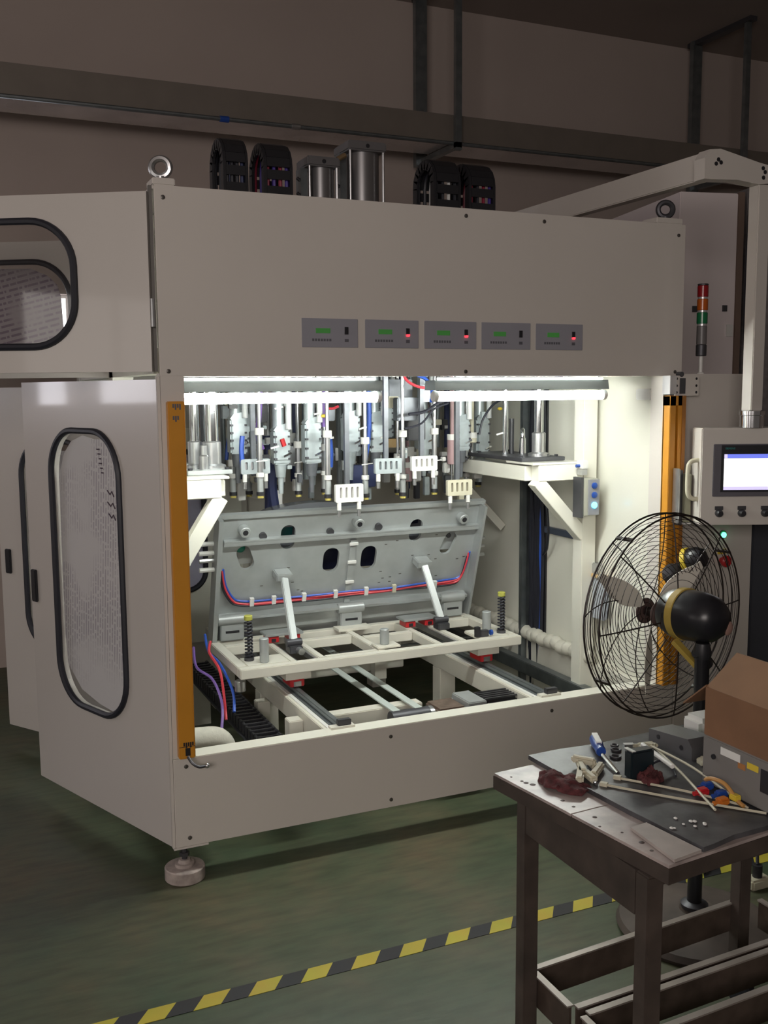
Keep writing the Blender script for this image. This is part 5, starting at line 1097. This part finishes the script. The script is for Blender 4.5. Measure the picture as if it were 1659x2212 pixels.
# cardboard box: near long side faces the left, one flap hangs out to the left, one flap leans up
cx = thing('cardboard_box', 'open brown cardboard box on top of the grey instrument', 'box', (0.95, -1.62, 0.869))
x0, x1, y0, y1, z0, z1 = 0.822, 1.06, -1.80, -1.532, 0.8685, 0.972
MB().box(x0, x0 + 0.005, y0, y1, z0, z1).build('box_side', CARD, cx); MB().box(x1 - 0.005, x1, y0, y1, z0, z1).build('box_side', CARD, cx)
MB().box(x0 + 0.005, x1 - 0.005, y1 - 0.005, y1, z0, z1).build('box_side', CARD, cx); MB().box(x0 + 0.005, x1 - 0.005, y0, y0 + 0.005, z0, z1).build('box_side', CARD, cx)
MB().box(x0 + 0.005, x1 - 0.005, y0 + 0.005, y1 - 0.005, z0, z0 + 0.004).build('box_bottom', CARD2, cx)
MB().plate([(0.0, 0.0), (0.238, 0.0), (0.228, 0.10), (0.01, 0.10)], [], 0.004, lambda u, v, w: Vector((x0 + u, y1 + v * 0.80 + 0.0, z1 - v * 0.62 + w))).build('flap', CARD, cx, smooth=False)
MB().plate([(0.0, 0.0), (0.267, 0.0), (0.255, 0.11), (0.012, 0.11)], [], 0.004, lambda u, v, w: Vector((x0 + 0.002 + v * 0.62 + w, y1 - u, z1 + v * 0.62))).build('flap', CARD2, cx, smooth=False)
MB().plate([(0.0, 0.0), (0.267, 0.0), (0.255, 0.11), (0.012, 0.11)], [], 0.004, lambda u, v, w: Vector((x1 + v * 0.6 + w, y1 - u, z1 + v * 0.5))).build('flap', CARD, cx, smooth=False)
wp = thing('white_packet', 'crumpled white packet behind the cardboard box flap', 'packet', (0.98, -1.33, TS))
MB().box(0.985, 1.06, -1.345, -1.270, TS, TS + 0.055, ch=0.012).build('packet', WHITEP, wp)
random.seed(9)
b = MB()
for k in range(9): b.sphere((0.60 + 0.09 * random.random(), -1.70 + 0.05 * random.random(), TS + 0.002), 0.003 + 0.002 * random.random(), (1, 1, 0.5), 8)
tag(b.build('plastic_scraps', WHITEP), 'scattered white plastic scraps near the front edge of the rubber sheet', 'scraps', kind='stuff')
for k, (x, y, r) in enumerate(((0.785, -1.275, 0.008), (0.770, -1.300, 0.010), (0.742, -1.335, 0.011))):
    tag(MB().tube([(x + r * cos(q * pi / 8), y + r * sin(q * pi / 8), TS + 0.003) for q in range(16)], 0.0028, 6, True).build('metal_washer', DARK), ('small dark ring at the far end of the screwdriver, farthest from the camera', 'small dark ring just right of the screwdriver handle', 'small dark ring between the screwdriver shank and the black adapter')[k], 'ring', 'dark metal rings on the bench')
# dark knots and scars in the worn boards
for k, (x, y, rr) in enumerate(((0.492, -1.352, 0.006), (0.500, -1.366, 0.007), (0.489, -1.340, 0.004), (0.513, -1.500, 0.004), (0.522, -1.560, 0.005), (0.535, -1.690, 0.006), (0.530, -1.725, 0.004), (0.480, -1.310, 0.003), (0.510, -1.465, 0.005), (0.505, -1.60, 0.003), (0.528, -1.64, 0.003))):
    MB().lathe([(rr, 0), (rr * 0.8, 0.0006)], (x, y, TZ), n=9).build('burn_mark', mat('dark_burn_mark', (0.05, 0.025, 0.022), 0.6), bn)
# floor plug and cords under the bench at the right
fp = thing('extension_plug', 'cream extension plug with black cords on the floor behind the bench', 'plug', (1.70, -0.83, 0))
MB().box(1.66, 1.74, -0.855, -0.805, 0.0, 0.035, ch=0.006).build('plug_body', CREAMP, fp)
MB().cyl((1.70, -0.83, 0.035), (1.70, -0.83, 0.075), 0.016, 12).build('plug_top', BLACK, fp)
for pts in ([(1.66, -0.83, 0.012), (1.55, -0.84, 0.008), (1.45, -0.80, 0.008)], [(1.70, -0.83, 0.075), (1.72, -0.78, 0.13), (1.66, -0.66, 0.05), (1.62, -0.60, 0.01), (1.75, -0.58, 0.01), (2.0, -0.66, 0.03)], [(1.74, -0.83, 0.012), (1.85, -0.82, 0.008), (2.0, -0.76, 0.01)], [(1.60, -0.70, 0.008), (1.68, -0.64, 0.06), (1.80, -0.62, 0.10), (2.0, -0.60, 0.09)]):
    MB().tube(smoothpts(pts), 0.006, 6).build('cord', RUBBER, fp)
